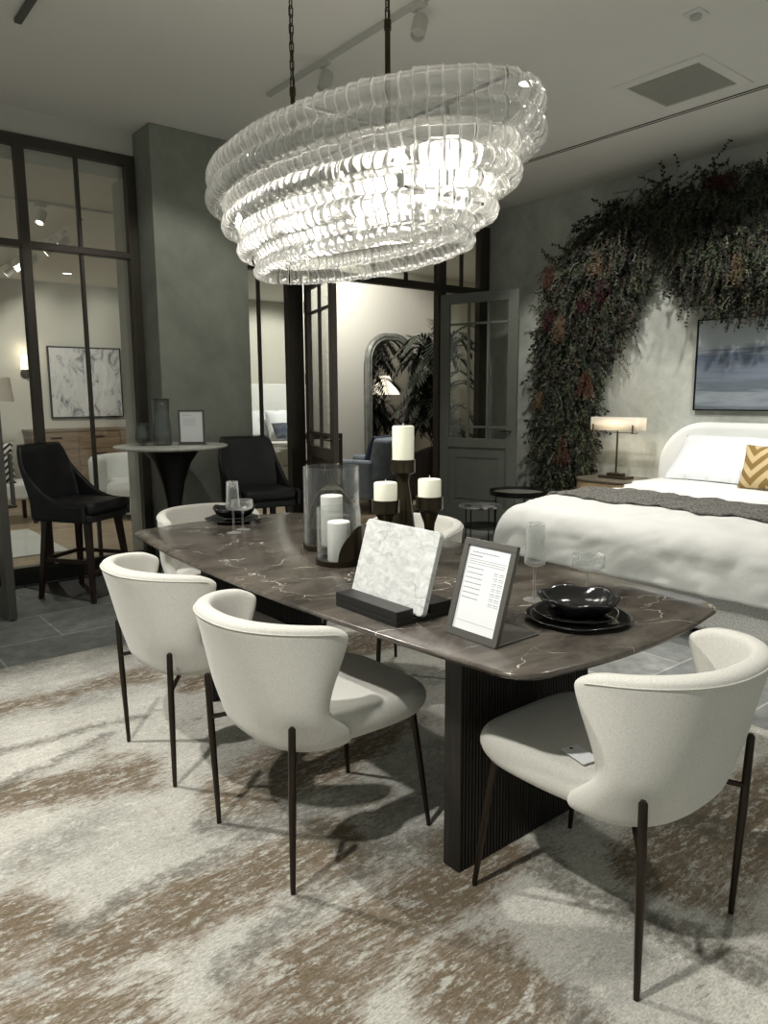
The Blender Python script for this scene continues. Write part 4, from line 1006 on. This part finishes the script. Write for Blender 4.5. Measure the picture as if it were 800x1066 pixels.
# nightstand + lamp
r = root('nightstand', 'fluted oak nightstand with dark metal top edge beside the bed', 'nightstand', (6.05, 4.0, 0))
pts = []; base = rrect(.52, .66, .20, 10)
n_ = len(base)
for i, (x, y) in enumerate(base):
    q = base[(i+1) % n_]; k = max(1, int(math.dist((x, y), q)/.008))
    for j in range(k):
        fx, fy = x+(q[0]-x)*j/k, y+(q[1]-y)*j/k; pts.append((fx, fy))
ctr = Vector((0, 0)); P2 = []
for i, (x, y) in enumerate(pts):
    s_ = 1-.010*(i % 3 == 0); P2.append((x*s_, y*s_))
MB().prism(P2, .06, .605).build('cabinet_body', 'oak', r)
MB().prism(rrect(.54, .68, .21, 10), .605, .622).build('top_board', 'nightstand_top', r, bevel=.003)
MB().prism(rrect(.46, .60, .18, 8), 0, .06).build('plinth', 'lamp_metal', r)
dr = MB().box((-.275, -.17, .36), (-.255, .17, .55)).build('drawer', 'oak', r, bevel=.003)
MB().box((-.283, -.09, .515), (-.274, .09, .548)).build('handle', 'black_metal', dr)
lx, ly, lz = 6.06, 3.99, .622
r = root('table_lamp', 'table lamp with wide white shade and thin bronze post on the nightstand', 'lamp', (lx, ly, lz), 0)
MB().box((-.075, -.145, 0), (.075, .145, .022)).build('base', 'lamp_metal', r, bevel=.003); MB().box((-.04, -.075, .022), (.04, .075, .05)).build('base_block', 'lamp_metal', r, bevel=.003)
MB().tube([(0, 0, .05), (0, 0, .50)], .009, 12).build('pole', 'lamp_metal', r, smooth=True)
sh = MB().add(*(lambda P, n: ([(x, y, .450) for x, y in P]+[(x, y, .570) for x, y in P], [(i, (i+1) % n, n+(i+1) % n, n+i) for i in range(n)]))(rrect(.15, .52, .03, 5), 24))
# translucent shade
m, nt, b = nodes('shade_cloth'); L = nt.links; out = nt.nodes['Material Output']; nt.nodes.remove(b)
tl = N(nt, 'ShaderNodeBsdfTranslucent'); tl.inputs[0].default_value = (.92, .88, .80, 1); df = N(nt, 'ShaderNodeBsdfDiffuse'); df.inputs[0].default_value = (.85, .82, .75, 1)
mx = N(nt, 'ShaderNodeMixShader'); mx.inputs[0].default_value = .5; L.new(tl.outputs[0], mx.inputs[1]); L.new(df.outputs[0], mx.inputs[2]); L.new(mx.outputs[0], out.inputs[0])
so = sh.build('lamp_shade', 'shade_cloth', r, smooth=True, solid=.003)
for sy in (-1, 1):
    for sx in (-1,): MB().box((-.092, sy*.21-.005, .425), (-.083, sy*.21+.005, .505)).build('shade_bracket', 'lamp_metal', r)
MB().box((-.088, -.21, .425), (.0, -.20, .432)).box((-.088, .20, .425), (0, .21, .432)).box((-.004, -.21, .425), (.004, .21, .432)).build('shade_bar', 'lamp_metal', r)
MB().sphere((0, 0, .52), .024, 14, 9).build('bulb', 'shade_lit', r, smooth=True)
d = bpy.data.lights.new('bedside_lamp_light', 'POINT'); d.energy = 3.2; d.shadow_soft_size = .03; d.color = (1, .86, .66)
o = bpy.data.objects.new('bedside_lamp_light', d); COL.objects.link(o); o.location = (lx, ly, lz+.475)

# artwork above the bed
m, nt, b = nodes('seascape'); L = nt.links
tc = N(nt, 'ShaderNodeTexCoord'); sp = N(nt, 'ShaderNodeSeparateXYZ'); L.new(tc.outputs['Generated'], sp.inputs[0])
mp = N(nt, 'ShaderNodeMapping'); mp.inputs['Scale'].default_value = (1, .8, 5); L.new(tc.outputs['Generated'], mp.inputs[0])
nn = N(nt, 'ShaderNodeTexNoise', Scale=2.6, Detail=7.0, Roughness=.6); L.new(mp.outputs[0], nn.inputs['Vector'])
ma = N(nt, 'ShaderNodeMath', operation='MULTIPLY_ADD'); ma.inputs[1].default_value = .55; L.new(nn.outputs['Fac'], ma.inputs[0]); L.new(sp.outputs[2], ma.inputs[2])
rp = ramp(nt, [(.25, (.09, .11, .13)), (.42, (.24, .27, .30)), (.52, (.10, .125, .15)), (.68, (.17, .20, .25)), (.86, (.10, .13, .19)), (1.0, (.42, .47, .50))]); L.new(ma.outputs[0], rp.inputs[0]); L.new(rp.outputs[0], b.inputs['Base Color']); b.inputs['Roughness'].default_value = .5
r = root('seascape_painting', 'dark blue grey seascape painting in a thin black frame above the bed', 'painting', (XW-.001, 2.60, 1.65))
MB().box((-.035, -.80, -.38), (-.004, .80, .38)).build('canvas', 'seascape', r)
f = MB(); f.box((-.045, -.812, -.392), (0, -.80, .392)); f.box((-.045, .80, -.392), (0, .812, .392)); f.box((-.045, -.80, .38), (0, .80, .392)); f.box((-.045, -.80, -.392), (0, .80, -.38)); f.build('frame', 'black_metal', r)
# outlet
r = root('wall_socket', 'white double wall socket low on the wall behind the round side tables', 'socket', (XW-.001, 5.28, .45))
MB().box((-.007, -.038, -.06), (0, .038, .06)).build('cover_plate', 'white_metal', r, bevel=.002)
for dz in (-.025, .025): MB().box((-.009, -.014, dz-.015), (-.006, .014, dz+.015)).build('socket_face', 'vent_grey', r)

# side tables by the door
r = root('side_table', 'round dark tray-top side table by the open door', 'side table', (5.36, 4.58, 0))
MB().lathe([(1e-4, .475), (.255, .465), (.264, .470), (.268, .515), (.262, .515), (.256, .488), (1e-4, .486)], 48).build('tray_top', 'black_metal', r, smooth=True)
MB().lathe([(1e-4, .4865), (.250, .4865), (.250, .4885), (1e-4, .4885)], 48).build('inset_panel', 'mirror_frame', r)
for k in range(3): a = 2*PI*k/3+.4; MB().tube([(.21*cos(a), .21*sin(a), .475), (.21*cos(a), .21*sin(a), 0)], .007, 8).build('leg', 'black_metal', r, smooth=True)
MB().tube([(.21*cos(2*PI*k/40), .21*sin(2*PI*k/40), .02) for k in range(40)], .006, 6, closed=True).build('base_ring', 'black_metal', r, smooth=True)
r = root('nesting_table', 'lower side table with scalloped black and white top and a black shelf', 'side table', (4.93, 4.66, 0))
m, nt, b = nodes('scallop_stone'); L = nt.links; tc = N(nt, 'ShaderNodeTexCoord'); vo = N(nt, 'ShaderNodeTexVoronoi', Scale=16.0); L.new(tc.outputs['Object'], vo.inputs['Vector'])
rp = ramp(nt, [(.30, (.05, .05, .05)), (.36, (.45, .46, .45))]); L.new(vo.outputs['Color'], rp.inputs[0]); L.new(rp.outputs[0], b.inputs['Base Color']); b.inputs['Roughness'].default_value = .3
MB().lathe([(1e-4, .385), (.19, .385), (.195, .392), (.19, .402), (1e-4, .402)], 96, wob=lambda a, j: 1+.035*abs(sin(8*a))).build('top', 'scallop_stone', r, smooth=True)
MB().lathe([(1e-4, .20), (.20, .20), (.203, .206), (.20, .216), (1e-4, .216)], 48, (.03, -.03, 0)).build('shelf', 'tray_black', r, smooth=True)
for k in range(4): a = 2*PI*k/4+.2; MB().tube([(.155*cos(a), .155*sin(a), .385), (.155*cos(a), .155*sin(a), 0)], .006, 8).build('leg', 'black_metal', r, smooth=True)

# ================================================================== FLORAL ARCH
gd = root('floral_arch', 'big dried foliage arch climbing the bed wall and hanging over the painting', 'garland', (6.2, 4.5, 0))
for nm, c in (('foliage_green', (.055, .075, .040)), ('foliage_olive', (.10, .115, .066)), ('foliage_dark', (.033, .035, .028)), ('foliage_brown', (.070, .056, .042)), ('foliage_grey', (.17, .18, .14)), ('foliage_rust', (.075, .034, .022)), ('foliage_wine', (.045, .014, .015)), ('foliage_tan', (.13, .088, .052))):
    pm(nm, c, .7, noise=(7, .35), spec=.25)
fol = {k: MB() for k in ('foliage_green', 'foliage_olive', 'foliage_dark', 'foliage_brown', 'foliage_grey')}
rd = random.Random(21)
def leafquad(mb, p, d, n_, L_, w_):
    s_ = d.cross(n_); s_ = s_.normalized() if s_.length > 1e-4 else Vector((0, 1, 0))
    mb.add([p, p+d*L_*.45+s_*w_, p+d*L_, p+d*L_*.45-s_*w_], [(0, 1, 2, 3)])
def sprig(p, d, L_, key, nl, ll, lw, droop=.5, stemr=.0016):
    mb = fol[key] if isinstance(key, str) else key; q = p.copy(); d = d.normalized(); pts = [q.copy()]; st_ = L_/nl
    for k in range(nl):
        d = (d+Vector((rd.uniform(-.12, .12), rd.uniform(-.12, .12), rd.uniform(-.12, .12)-droop/nl))).normalized(); q = q+d*st_
        if q.x > XW-.015: q.x = XW-.015
        pts.append(q.copy())
        for s_ in (0, 1):
            n_ = Vector((rd.uniform(-1, 1), rd.uniform(-1, 1), rd.uniform(-1, 1))); sd = d.cross(n_)
            if sd.length < 1e-3: continue
            ld = (sd.normalized()*.9+d*.7).normalized(); e_ = q+ld*ll
            if e_.x > XW-.004: ld.x = -abs(ld.x)
            leafquad(mb, q, ld, n_, ll*rd.uniform(.9, 1.6), lw*rd.uniform(1.0, 1.9))
    mb.tube(pts[::max(1, nl//4)] + [pts[-1]], stemr, 3, caps=False)
# guide path of the arch on the wall: (y, z, radius)
path = [(4.76, .06, .26), (4.76, .45, .32), (4.70, .9, .36), (4.70, 1.3, .38), (4.66, 1.75, .44), (4.52, 2.15, .58), (4.42, 2.50, .62), (4.22, 2.76, .50), (3.98, 2.94, .38), (3.66, 3.04, .31), (3.35, 3.08, .27), (3.0, 3.10, .25), (2.6, 3.12, .22)]
path2 = [(3.60, 2.90, .20), (3.46, 2.68, .30), (3.24, 2.52, .38), (2.95, 2.44, .41), (2.65, 2.44, .42), (2.35, 2.46, .42)]
def samp(P):
    L_ = [math.dist(P[i][:2], P[i+1][:2])*(P[i][2]+P[i+1][2]) for i in range(len(P)-1)]; t_ = rd.uniform(0, sum(L_)); i = 0
    while t_ > L_[i]: t_ -= L_[i]; i += 1
    f_ = t_/L_[i]; a, b_ = P[i], P[i+1]
    return a[0]+(b_[0]-a[0])*f_, a[1]+(b_[1]-a[1])*f_, a[2]+(b_[2]-a[2])*f_, (b_[0]-a[0], b_[1]-a[1])
def scatter(P, n, kx=.34):
    for _ in range(n):
        y, z, R_, tn = samp(P); rr = R_*math.sqrt(rd.random())*.82; a = rd.uniform(0, 2*PI)
        py, pz = y+rr*cos(a), z+rr*sin(a)
        if pz < .06: pz = .06+rd.random()*.1
        dep = rd.random()**1.3*kx*(1-.5*(rr/R_)); p = Vector((XW-.03-dep, py, pz))
        out = Vector((-.35, cos(a)*rr/R_, sin(a)*rr/R_*.5-.75)); out += Vector((rd.uniform(-.4, .2), rd.uniform(-.45, .45), rd.uniform(-.4, .4)))
        u = rd.random()
        low = z < 1.9
        if u < .34: sprig(p, out, rd.uniform(.10, .22), 'foliage_green' if low or rd.random() < .6 else 'foliage_dark', 11, .017, .0048, .6)
        elif u < .52: sprig(p, out, rd.uniform(.12, .26), 'foliage_olive' if low else rd.choice(['foliage_olive', 'foliage_brown']), 12, .015, .0032, .8)
        elif u < .74: sprig(p, out, rd.uniform(.12, .24), 'foliage_dark', 8, .030, .0095, .4)
        elif u < .90: sprig(p, out, rd.uniform(.12, .26), 'foliage_brown', 12, .016, .0042, .5)
        else: sprig(p, out, rd.uniform(.10, .22), 'foliage_grey', 12, .014, .0030, .7)
scatter(path[:5], 2300); scatter(path[4:9], 2800); scatter(path[8:], 520); scatter(path2, 1900, .5)
# stray outline twigs
for _ in range(70):
    y, z, R_, tn = samp(path if rd.random() < .65 else path2); a = rd.uniform(.1, PI-.1)
    p = Vector((XW-.10-rd.random()*.2, y+R_*.7*cos(a), z+R_*.7*sin(a)))
    sprig(p, Vector((-.1, cos(a), sin(a)*.8)), rd.uniform(.14, .30), rd.choice(['foliage_dark', 'foliage_green', 'foliage_brown']), 9, .024, .008, .1)
for _ in range(46):
    y, z, R_, tn = samp(path2); p = Vector((XW-.12-rd.random()*.3, y+rd.uniform(-1, 1)*R_*.8, z-R_*.4))
    sprig(p, Vector((-.05, rd.uniform(-.3, .5), -1)), rd.uniform(.18, .36), rd.choice(['foliage_dark', 'foliage_green', 'foliage_brown', 'foliage_grey']), 12, .020, .007, .2)
for k, mb in fol.items(): 
    mb.v = [(x-6.2, y-4.5, z) for x, y, z in mb.v]
    me_name = {'foliage_green': 'green_sprigs', 'foliage_olive': 'olive_sprigs', 'foliage_dark': 'dark_leaves', 'foliage_brown': 'brown_sprigs', 'foliage_grey': 'grey_sprigs'}[k]
    me = bpy.data.meshes.new(me_name); me.from_pydata([tuple(p) for p in mb.v], [], mb.f); me.materials.append(MATS[k])
    o = bpy.data.objects.new(me_name, me); COL.objects.link(o); o.parent = gd; o['kind'] = 'stuff'
# trunk frame behind the foliage
tr = MB(); tr.tube([(XW-.06-6.2, y-4.5, max(.0, z-.06)) for y, z, R_ in path], .022, 6); tr.tube([(XW-.10-6.2, y-4.5, z) for y, z, R_ in path2], .016, 6); tr.build('support_branch', 'foliage_brown', gd, smooth=True)
# dried flower plumes of rust, wine and tan
for (px, y, z, L_, key, lab) in ((.30, 4.86, 2.62, .22, 'foliage_rust', 'rust red plume'), (.32, 4.28, 2.68, .20, 'foliage_tan', 'tan plume'), (.36, 4.78, 2.22, .22, 'foliage_wine', 'dark wine plume'), (.38, 4.62, 2.13, .24, 'foliage_tan', 'tan plume'), (.34, 4.40, 2.30, .16, 'foliage_wine', 'dark wine plume'), (.30, 4.36, 1.60, .24, 'foliage_rust', 'rust red plume'),
                              (.34, 4.56, .95, .30, 'foliage_rust', 'rust red plume'), (.28, 3.30, 3.10, .34, 'foliage_wine', 'dark wine plume'), (.36, 4.88, 1.42, .18, 'foliage_tan', 'tan plume'), (.40, 2.90, 2.45, .24, 'foliage_tan', 'tan plume'), (.32, 4.20, 2.42, .18, 'foliage_wine', 'dark wine plume')):
    mb = MB(); hor = z > 3
    for _ in range(26): 
        b0 = Vector((XW-px+rd.uniform(-.03, .03), y+rd.uniform(-.04, .04), z+rd.uniform(-.03, .05)))
        sprig(b0, Vector((rd.uniform(-.3, .1), (-1 if hor else rd.uniform(-.25, .35)), (rd.uniform(-.3, .2) if hor else -1))), L_*rd.uniform(.6, 1), mb, 12, .016, .0035, .2)
    mb.v = [(x-6.2, q-4.5, zz) for x, q, zz in mb.v]
    me = bpy.data.meshes.new('dried_plume'); me.from_pydata([tuple(p) for p in mb.v], [], mb.f); me.materials.append(MATS[key]); o = bpy.data.objects.new('dried_plume', me); COL.objects.link(o); o.parent = gd; o['label'] = lab

# ================================================================== ROOM BEYOND THE DOORS
# floor mirror
MXc, MY = 6.66, 8.06
r = root('floor_mirror', 'tall arched floor mirror in a grey silver frame against the lit wall beyond the doors', 'mirror', (MXc, MY, .0))
def arch(hw, top, r_, n=14, z0=0.0):
    pts = [(hw, z0)]
    for k in range(n+1): a = PI/2*k/n; pts.append((hw-r_+r_*cos(a), top-r_+r_*sin(a)))
    for k in range(n+1): a = PI/2+PI/2*k/n; pts.append((-hw+r_+r_*cos(a), top-r_+r_*sin(a)))
    pts.append((-hw, z0)); return pts
oo, ii = arch(.435, 2.25, .36), arch(.335, 2.15, .27, z0=.10); n = len(oo)
m_ = MB(); prof = [(0, .0), (0, -.045), (.35, -.065), (.7, -.05), (.85, -.058), (1, -.03), (1, 0)]
for t_, y in prof: m_.v += [(a[0]*(1-t_)+b_[0]*t_, y, a[1]*(1-t_)+b_[1]*t_) for a, b_ in zip(oo, ii)]
k = len(prof)
for j in range(k-1):
    for i in range(n): m_.f.append((j*n+i, j*n+(i+1) % n, (j+1)*n+(i+1) % n, (j+1)*n+i))
m_.build('frame', 'mirror_frame', r, smooth=True)
m_ = MB(); n = len(ii); m_.add([(x, -.022, z) for x, z in ii]+[(x, -.010, z) for x, z in ii], [tuple(range(n)), tuple(range(2*n-1, n-1, -1))]+[(i, n+i, n+(i+1) % n, (i+1) % n) for i in range(n)]); m_.build('mirror_pane', 'mirror_glass', r)
# palm
r = root('potted_palm', 'potted palm with dark feathery fronds right of the floor mirror', 'plant', (6.85, 7.30, 0))
MB().lathe([(1e-4, 0), (.15, 0), (.19, .30), (.20, .34), (.18, .34), (.17, .30), (1e-4, .29)], 28).build('pot', 'pot_clay', r, smooth=True)
rd = random.Random(33)
for k in range(84):
    az = rd.uniform(0, 2*PI); h0 = rd.uniform(.55, 1.95); sp_ = rd.uniform(.35, .72); up_ = rd.uniform(.28, .62)
    if sin(az) > 0: sp_ *= .8
    P = []; 
    for j in range(15):
        t_ = j/14; P.append(Vector((.04*cos(az)+sp_*cos(az)*t_**1.2, .04*sin(az)+sp_*sin(az)*t_**1.2, h0+up_*sin(t_*2.3)*.9-.12*t_*t_)))
    mb = MB(); mb.tube(P, [.006-.0045*j/14 for j in range(15)], 5)
    for j in range(3, 15):
        d = (P[j]-P[j-1]).normalized(); s_ = d.cross(Vector((0, 0, 1))).normalized()
        for sg in (-1, 1):
            for e_ in (0, .5):
                L_ = .20*sin(PI*min(.95, (j+e_)/15))**.6+.04; ld = (s_*sg*.6+d*.75+Vector((0, 0, -.25))).normalized()
                leafquad(mb, P[j]-d*.02*e_*2, ld, Vector((0, 0, 1)), L_*1.1, .0125)
    mb.build('frond', 'palm_leaf', r)
for k in range(4): a = k*1.6; MB().tube([(.05*cos(a), .05*sin(a), .29), (.04*cos(a), .04*sin(a), 1.2+.2*k)], .012, 6).build('stem', 'palm_stem', r, smooth=True)
# blue armchair in front of the mirror
r = root('armchair', 'blue grey upholstered armchair beyond the open doors', 'armchair', (5.62, 7.35, 0), .35)
MB().prism(rrect(.74, .74, .08, 5), .16, .44).build('seat', 'blue_fabric', r, bevel=.04, seg=4, smooth=True)
m_ = MB().prism(rrect(.70, .16, .07, 5, 0, .0), 0, .50); bm_ = Matrix.Translation((0, -.34, .40)) @ Matrix.Rotation(math.radians(12), 4, 'X'); m_.v = [tuple(bm_ @ Vector(p)) for p in m_.v]; m_.build('backrest', 'blue_fabric', r, bevel=.04, seg=4, smooth=True)
for s_ in (-1, 1): MB().prism(rrect(.13, .72, .05, 5, s_*.37, 0), .16, .64).build('armrest', 'blue_fabric', r, bevel=.04, seg=4, smooth=True)
for sx in (-1, 1):
    for sy in (-1, 1): MB().tube([(sx*.30, sy*.30, .17), (sx*.33, sy*.33, 0)], [.02, .012], 8).build('leg', 'espresso_wood', r, smooth=True)
pillow(.42, .42, .15, 'throw_pillow', 'blue_dark_fabric', (5.78, 7.25, .72), (math.radians(70), 0, .35+PI), 'deep blue throw pillow on the armchair beyond the doors', 'pillow')
# brown leather lounge chair, half hidden
r = root('lounge_chair', 'dark brown leather lounge chair inside the doorway, behind the tall candle', 'chair', (5.98, 6.50, 0), -.5)
def LB(u, v): a = (u-.5)*2.4; return ((.36+.03*v)*sin(a), -(.34+.06*v)*cos(a)+.1, .18+v*(.66-.24*abs(u-.5)**1.3*2))
MB().grid(LB, 25, 9).build('back_shell', 'leather_brown', r, smooth=True, auto=False, solid=.05, sub=1)
MB().prism(rrect(.58, .58, .10, 6, 0, .06), .24, .42).build('seat', 'leather_brown', r, bevel=.05, seg=4, smooth=True)
for k in range(4): a = PI/4+PI/2*k; MB().tube([(.2*cos(a), .2*sin(a), .25), (.27*cos(a), .27*sin(a), 0)], .012, 8).build('leg', 'black_metal', r, smooth=True)
# slim dark wood chair frame seen through the left leaf
r = root('wooden_side_chair', 'dark wooden chair frame seen through the left door leaf', 'chair', (4.72, 7.0, 0), -.4)
for sx in (-1, 1): MB().box((sx*.22-.02, -.22, 0), (sx*.22+.02, -.18, .98)).build('rear_leg', 'espresso_wood', r, bevel=.003); MB().box((sx*.22-.02, .18, 0), (sx*.22+.02, .22, .44)).build('front_leg', 'espresso_wood', r, bevel=.003)
MB().box((-.24, -.225, .93), (.24, -.18, .99)).build('back_rail', 'espresso_wood', r, bevel=.003); MB().box((-.2, -.22, .66), (.2, -.19, .70)).build('back_rail', 'espresso_wood', r, bevel=.003); MB().box((-.24, -.22, .42), (.24, .24, .47)).build('seat', 'leather_brown', r, bevel=.01)
# second bed in the gallery, seen through the sidelight
r = root('gallery_bed', 'white bed with tall pale headboard seen through the narrow sidelight', 'bed', (6.75, 10.6, 0))
MB().box((-1.0, -1.0, .08), (1.0, 1.0, .34)).build('bed_base', 'boucle', r, bevel=.04, seg=3, smooth=True)
MB().box((-.97, -.97, .34), (.97, 1.0, .66)).build('mattress', 'bed_linen', r, bevel=.09, seg=5, smooth=True)
MB().box((-1.15, 1.0, 0), (1.15, 1.12, 1.62)).build('headboard', 'white_fabric', r, bevel=.02, smooth=True)
for sx in (-1, 1):
    for sy in (-1, 1): MB().box((sx*.9-.03, sy*.9-.03, 0), (sx*.9+.03, sy*.9+.03, .09)).build('leg', 'espresso_wood', r)
for i, (dx, dz, yy, s_, lb) in enumerate(((-.5, .93, 11.30, .75, 'white pillow at the left of the gallery bed'), (.45, .93, 11.30, .75, 'white pillow at the right of the gallery bed'), (-.05, .93, 11.02, .60, 'white front pillow at the middle of the gallery bed'))):
    pillow(s_, .52, .22, 'pillow', 'pillow_white', (6.75+dx, yy, dz), (math.radians(68), 0, 0), lb, 'pillow')
o = pillow(.50, .30, .16, 'bolster', 'blue_dark_fabric', (6.62, 10.75, .83), (math.radians(60), 0, 0), 'dark bolster cushion in front of the gallery pillows', 'cushion')
r = root('console_table', 'pale narrow table beside the gallery bed, seen through the sidelight', 'table', (5.15, 8.75, 0))
MB().box((-.25, -.2, .66), (.25, .2, .70)).build('tabletop', 'white_metal', r, bevel=.003)
for sx in (-1, 1):
    for sy in (-1, 1): MB().box((sx*.23-.02, sy*.18-.02, 0), (sx*.23+.02, sy*.18+.02, .66)).build('leg', 'white_metal', r)

# abstract painting on the far gallery wall
m, nt, b = nodes('abstract'); L = nt.links
tc = N(nt, 'ShaderNodeTexCoord'); mp = N(nt, 'ShaderNodeMapping'); mp.inputs['Scale'].default_value = (2.2, 1, 1.2); L.new(tc.outputs['Object'], mp.inputs[0])
n1 = N(nt, 'ShaderNodeTexNoise', Scale=2.4, Detail=8.0, Roughness=.7, Distortion=1.2); L.new(mp.outputs[0], n1.inputs['Vector'])
rp = ramp(nt, [(.33, (.06, .05, .07)), (.41, (.38, .37, .40)), (.48, (.66, .67, .66)), (.75, (.85, .85, .83))]); L.new(n1.outputs['Fac'], rp.inputs[0]); L.new(rp.outputs[0], b.inputs['Base Color']); b.inputs['Roughness'].default_value = .6
r = root('abstract_painting', 'large grey and white abstract painting in a thin dark frame on the far gallery wall', 'painting', (3.765, 11.995, 1.625))
MB().box((-.53, -.04, -.52), (.53, 0, .52)).build('canvas', 'abstract', r)
f = MB(); f.box((-.55, -.05, -.54), (.55, 0, -.52)); f.box((-.55, -.05, .52), (.55, 0, .54)); f.box((-.55, -.05, -.52), (-.53, 0, .52)); f.box((.53, -.05, -.52), (.55, 0, .52)); f.build('frame', 'black_metal', r)
# credenza below it
r = root('credenza', 'long wooden sideboard under the abstract painting in the gallery', 'sideboard', (3.75, 11.72, 0))
MB().box((-.95, -.24, .10), (.95, .24, .90)).build('cabinet_body', 'credenza_wood', r, bevel=.004); MB().box((-.97, -.26, .90), (.97, .26, .93)).build('top_board', 'credenza_wood', r, bevel=.003)
for i in range(3):
    for j in range(3):
        d_ = MB().box((-.93+.625*i, -.255, .13+.256*j), (-.93+.625*i+.61, -.24, .13+.256*j+.245)).build('drawer', 'credenza_wood', r, bevel=.003)
        MB().box((-.93+.625*i+.23, -.27, .13+.256*j+.16), (-.93+.625*i+.38, -.255, .13+.256*j+.18)).build('handle', 'black_metal', d_)
for sx in (-1, 1):
    for sy in (-1, 1): MB().box((sx*.88-.03, sy*.18-.03, 0), (sx*.88+.03, sy*.18+.03, .10)).build('leg', 'espresso_wood', r)
# small lounge sofa with round green vase/cushion
r = root('curved_sofa', 'cream rounded sofa in the gallery behind the left bar stool', 'sofa', (3.38, 8.75, 0), .25)
MB().prism(rrect(1.05, .95, .25, 8), .06, .42).build('seat', 'white_fabric', r, bevel=.08, seg=5, smooth=True)
def SB(u, v): a = PI*(.0+u*1.0); return (-.55*cos(a)*(1+.03*v), .02+.50*sin(a)*(1+.03*v), .10+v*.62)
MB().grid(SB, 31, 7).build('back', 'white_fabric', r, smooth=True, auto=False, solid=.16, sub=1)
MB().prism(rrect(.8, .7, .2, 6), 0, .06).build('plinth', 'black_metal', r)
o = MB().sphere((0, 0, 0), (.20, .15, .15), 24, 14).build('round_cushion', 'glass_green', smooth=True, loc=(3.36, 8.28, .575)); tag(o, 'round dark green cushion on the cream gallery sofa', 'cushion')
# zigzag cushion on a bench at the left, pale rug, sconce, floor lamp
r = root('gallery_bench', 'pale bench at the left edge, seen through the glass door', 'bench', (1.75, 9.1, 0))
MB().prism(rrect(.9, .6, .08, 5), .28, .46).build('seat', 'white_fabric', r, bevel=.03, seg=3, smooth=True)
for sx in (-1, 1):
    for sy in (-1, 1): MB().box((sx*.38-.02, sy*.24-.02, 0), (sx*.38+.02, sy*.24+.02, .28)).build('leg', 'espresso_wood', r)
m, nt, b = nodes('zigzag'); L = nt.links
tc = N(nt, 'ShaderNodeTexCoord'); sx_ = N(nt, 'ShaderNodeSeparateXYZ'); L.new(tc.outputs['Object'], sx_.inputs[0])
ab = N(nt, 'ShaderNodeMath', operation='PINGPONG'); ab.inputs[1].default_value = .10; L.new(sx_.outputs[0], ab.inputs[0])
ad = N(nt, 'ShaderNodeMath', operation='ADD'); L.new(ab.outputs[0], ad.inputs[0]); L.new(sx_.outputs[1], ad.inputs[1])
mo = N(nt, 'ShaderNodeMath', operation='PINGPONG'); mo.inputs[1].default_value = .035; L.new(ad.outputs[0], mo.inputs[0])
gt = N(nt, 'ShaderNodeMath', operation='GREATER_THAN'); gt.inputs[1].default_value = .017; L.new(mo.outputs[0], gt.inputs[0])
mx = N(nt, 'ShaderNodeMixRGB'); mx.inputs[1].default_value = (.02, .02, .02, 1); mx.inputs[2].default_value = (.72, .70, .65, 1); L.new(gt.outputs[0], mx.inputs[0]); L.new(mx.outputs[0], b.inputs['Base Color']); b.inputs['Roughness'].default_value = .9
pillow(.46, .46, .16, 'zigzag_cushion', 'zigzag', (1.75, 8.98, .685), (math.radians(78), 0, -.15), 'black and white zigzag cushion on the gallery bench', 'cushion')
o = MB().box((.2, 7.0, .001), (1.95, 8.45, .012)).build('gallery_rug', 'white_fabric', bevel=.003); tag(o, 'pale beige rug on the gallery plank floor', 'rug')
r = root('wall_sconce', 'lit wall sconce with small white shade left of the abstract painting', 'lamp', (2.90, 11.995, 1.75))
MB().lathe([(1e-4, 0), (.07, 0), (.07, .015), (1e-4, .02)], 20).build('back_plate', 'lamp_metal', r).rotation_euler = (PI/2, 0, 0)
MB().tube([(0, 0, -.02), (0, -.08, -.05), (0, -.12, .0), (0, -.12, .06)], .012, 8).build('arm', 'lamp_metal', r, smooth=True)
MB().lathe([(.085, .06), (.075, .26)], 24, (0, -.12, 0)).build('lamp_shade', 'sconce_lit', r, smooth=True, solid=.003)
d = bpy.data.lights.new('sconce_light', 'POINT'); d.energy = .7; d.shadow_soft_size = .05; d.color = (1, .86, .68); o = bpy.data.objects.new('sconce_light', d); COL.objects.link(o); o.location = (2.90, 11.86, 2.08)
r = root('floor_lamp', 'pale drum-shaded floor lamp at the left edge of the gallery', 'lamp', (2.15, 10.4, 0))
MB().lathe([(1e-4, 0), (.14, 0), (.14, .02), (.012, .03), (.012, 1.35), (1e-4, 1.35)], 24).build('base_and_pole', 'lamp_metal', r, smooth=True)
MB().lathe([(.20, 1.35), (.17, 1.65)], 32).build('lamp_shade', 'shade_cloth', r, smooth=True, solid=.004)
# lamp and console reflected in the mirror, standing behind the glazing side
r = root('pleated_lamp', 'lit pleated-shade table lamp seen reflected in the floor mirror', 'lamp', (7.75, 6.55, .0))
MB().lathe([(1e-4, 0), (.13, 0), (.13, .02), (.012, .03), (.012, 1.50), (1e-4, 1.50)], 24).build('base_and_pole', 'lamp_metal', r, smooth=True)
MB().lathe([(.26, 1.42), (.09, 1.72)], 64, wob=lambda a, j: 1+.02*cos(32*a)).build('lamp_shade', 'sconce_lit', r, smooth=True, solid=.003)
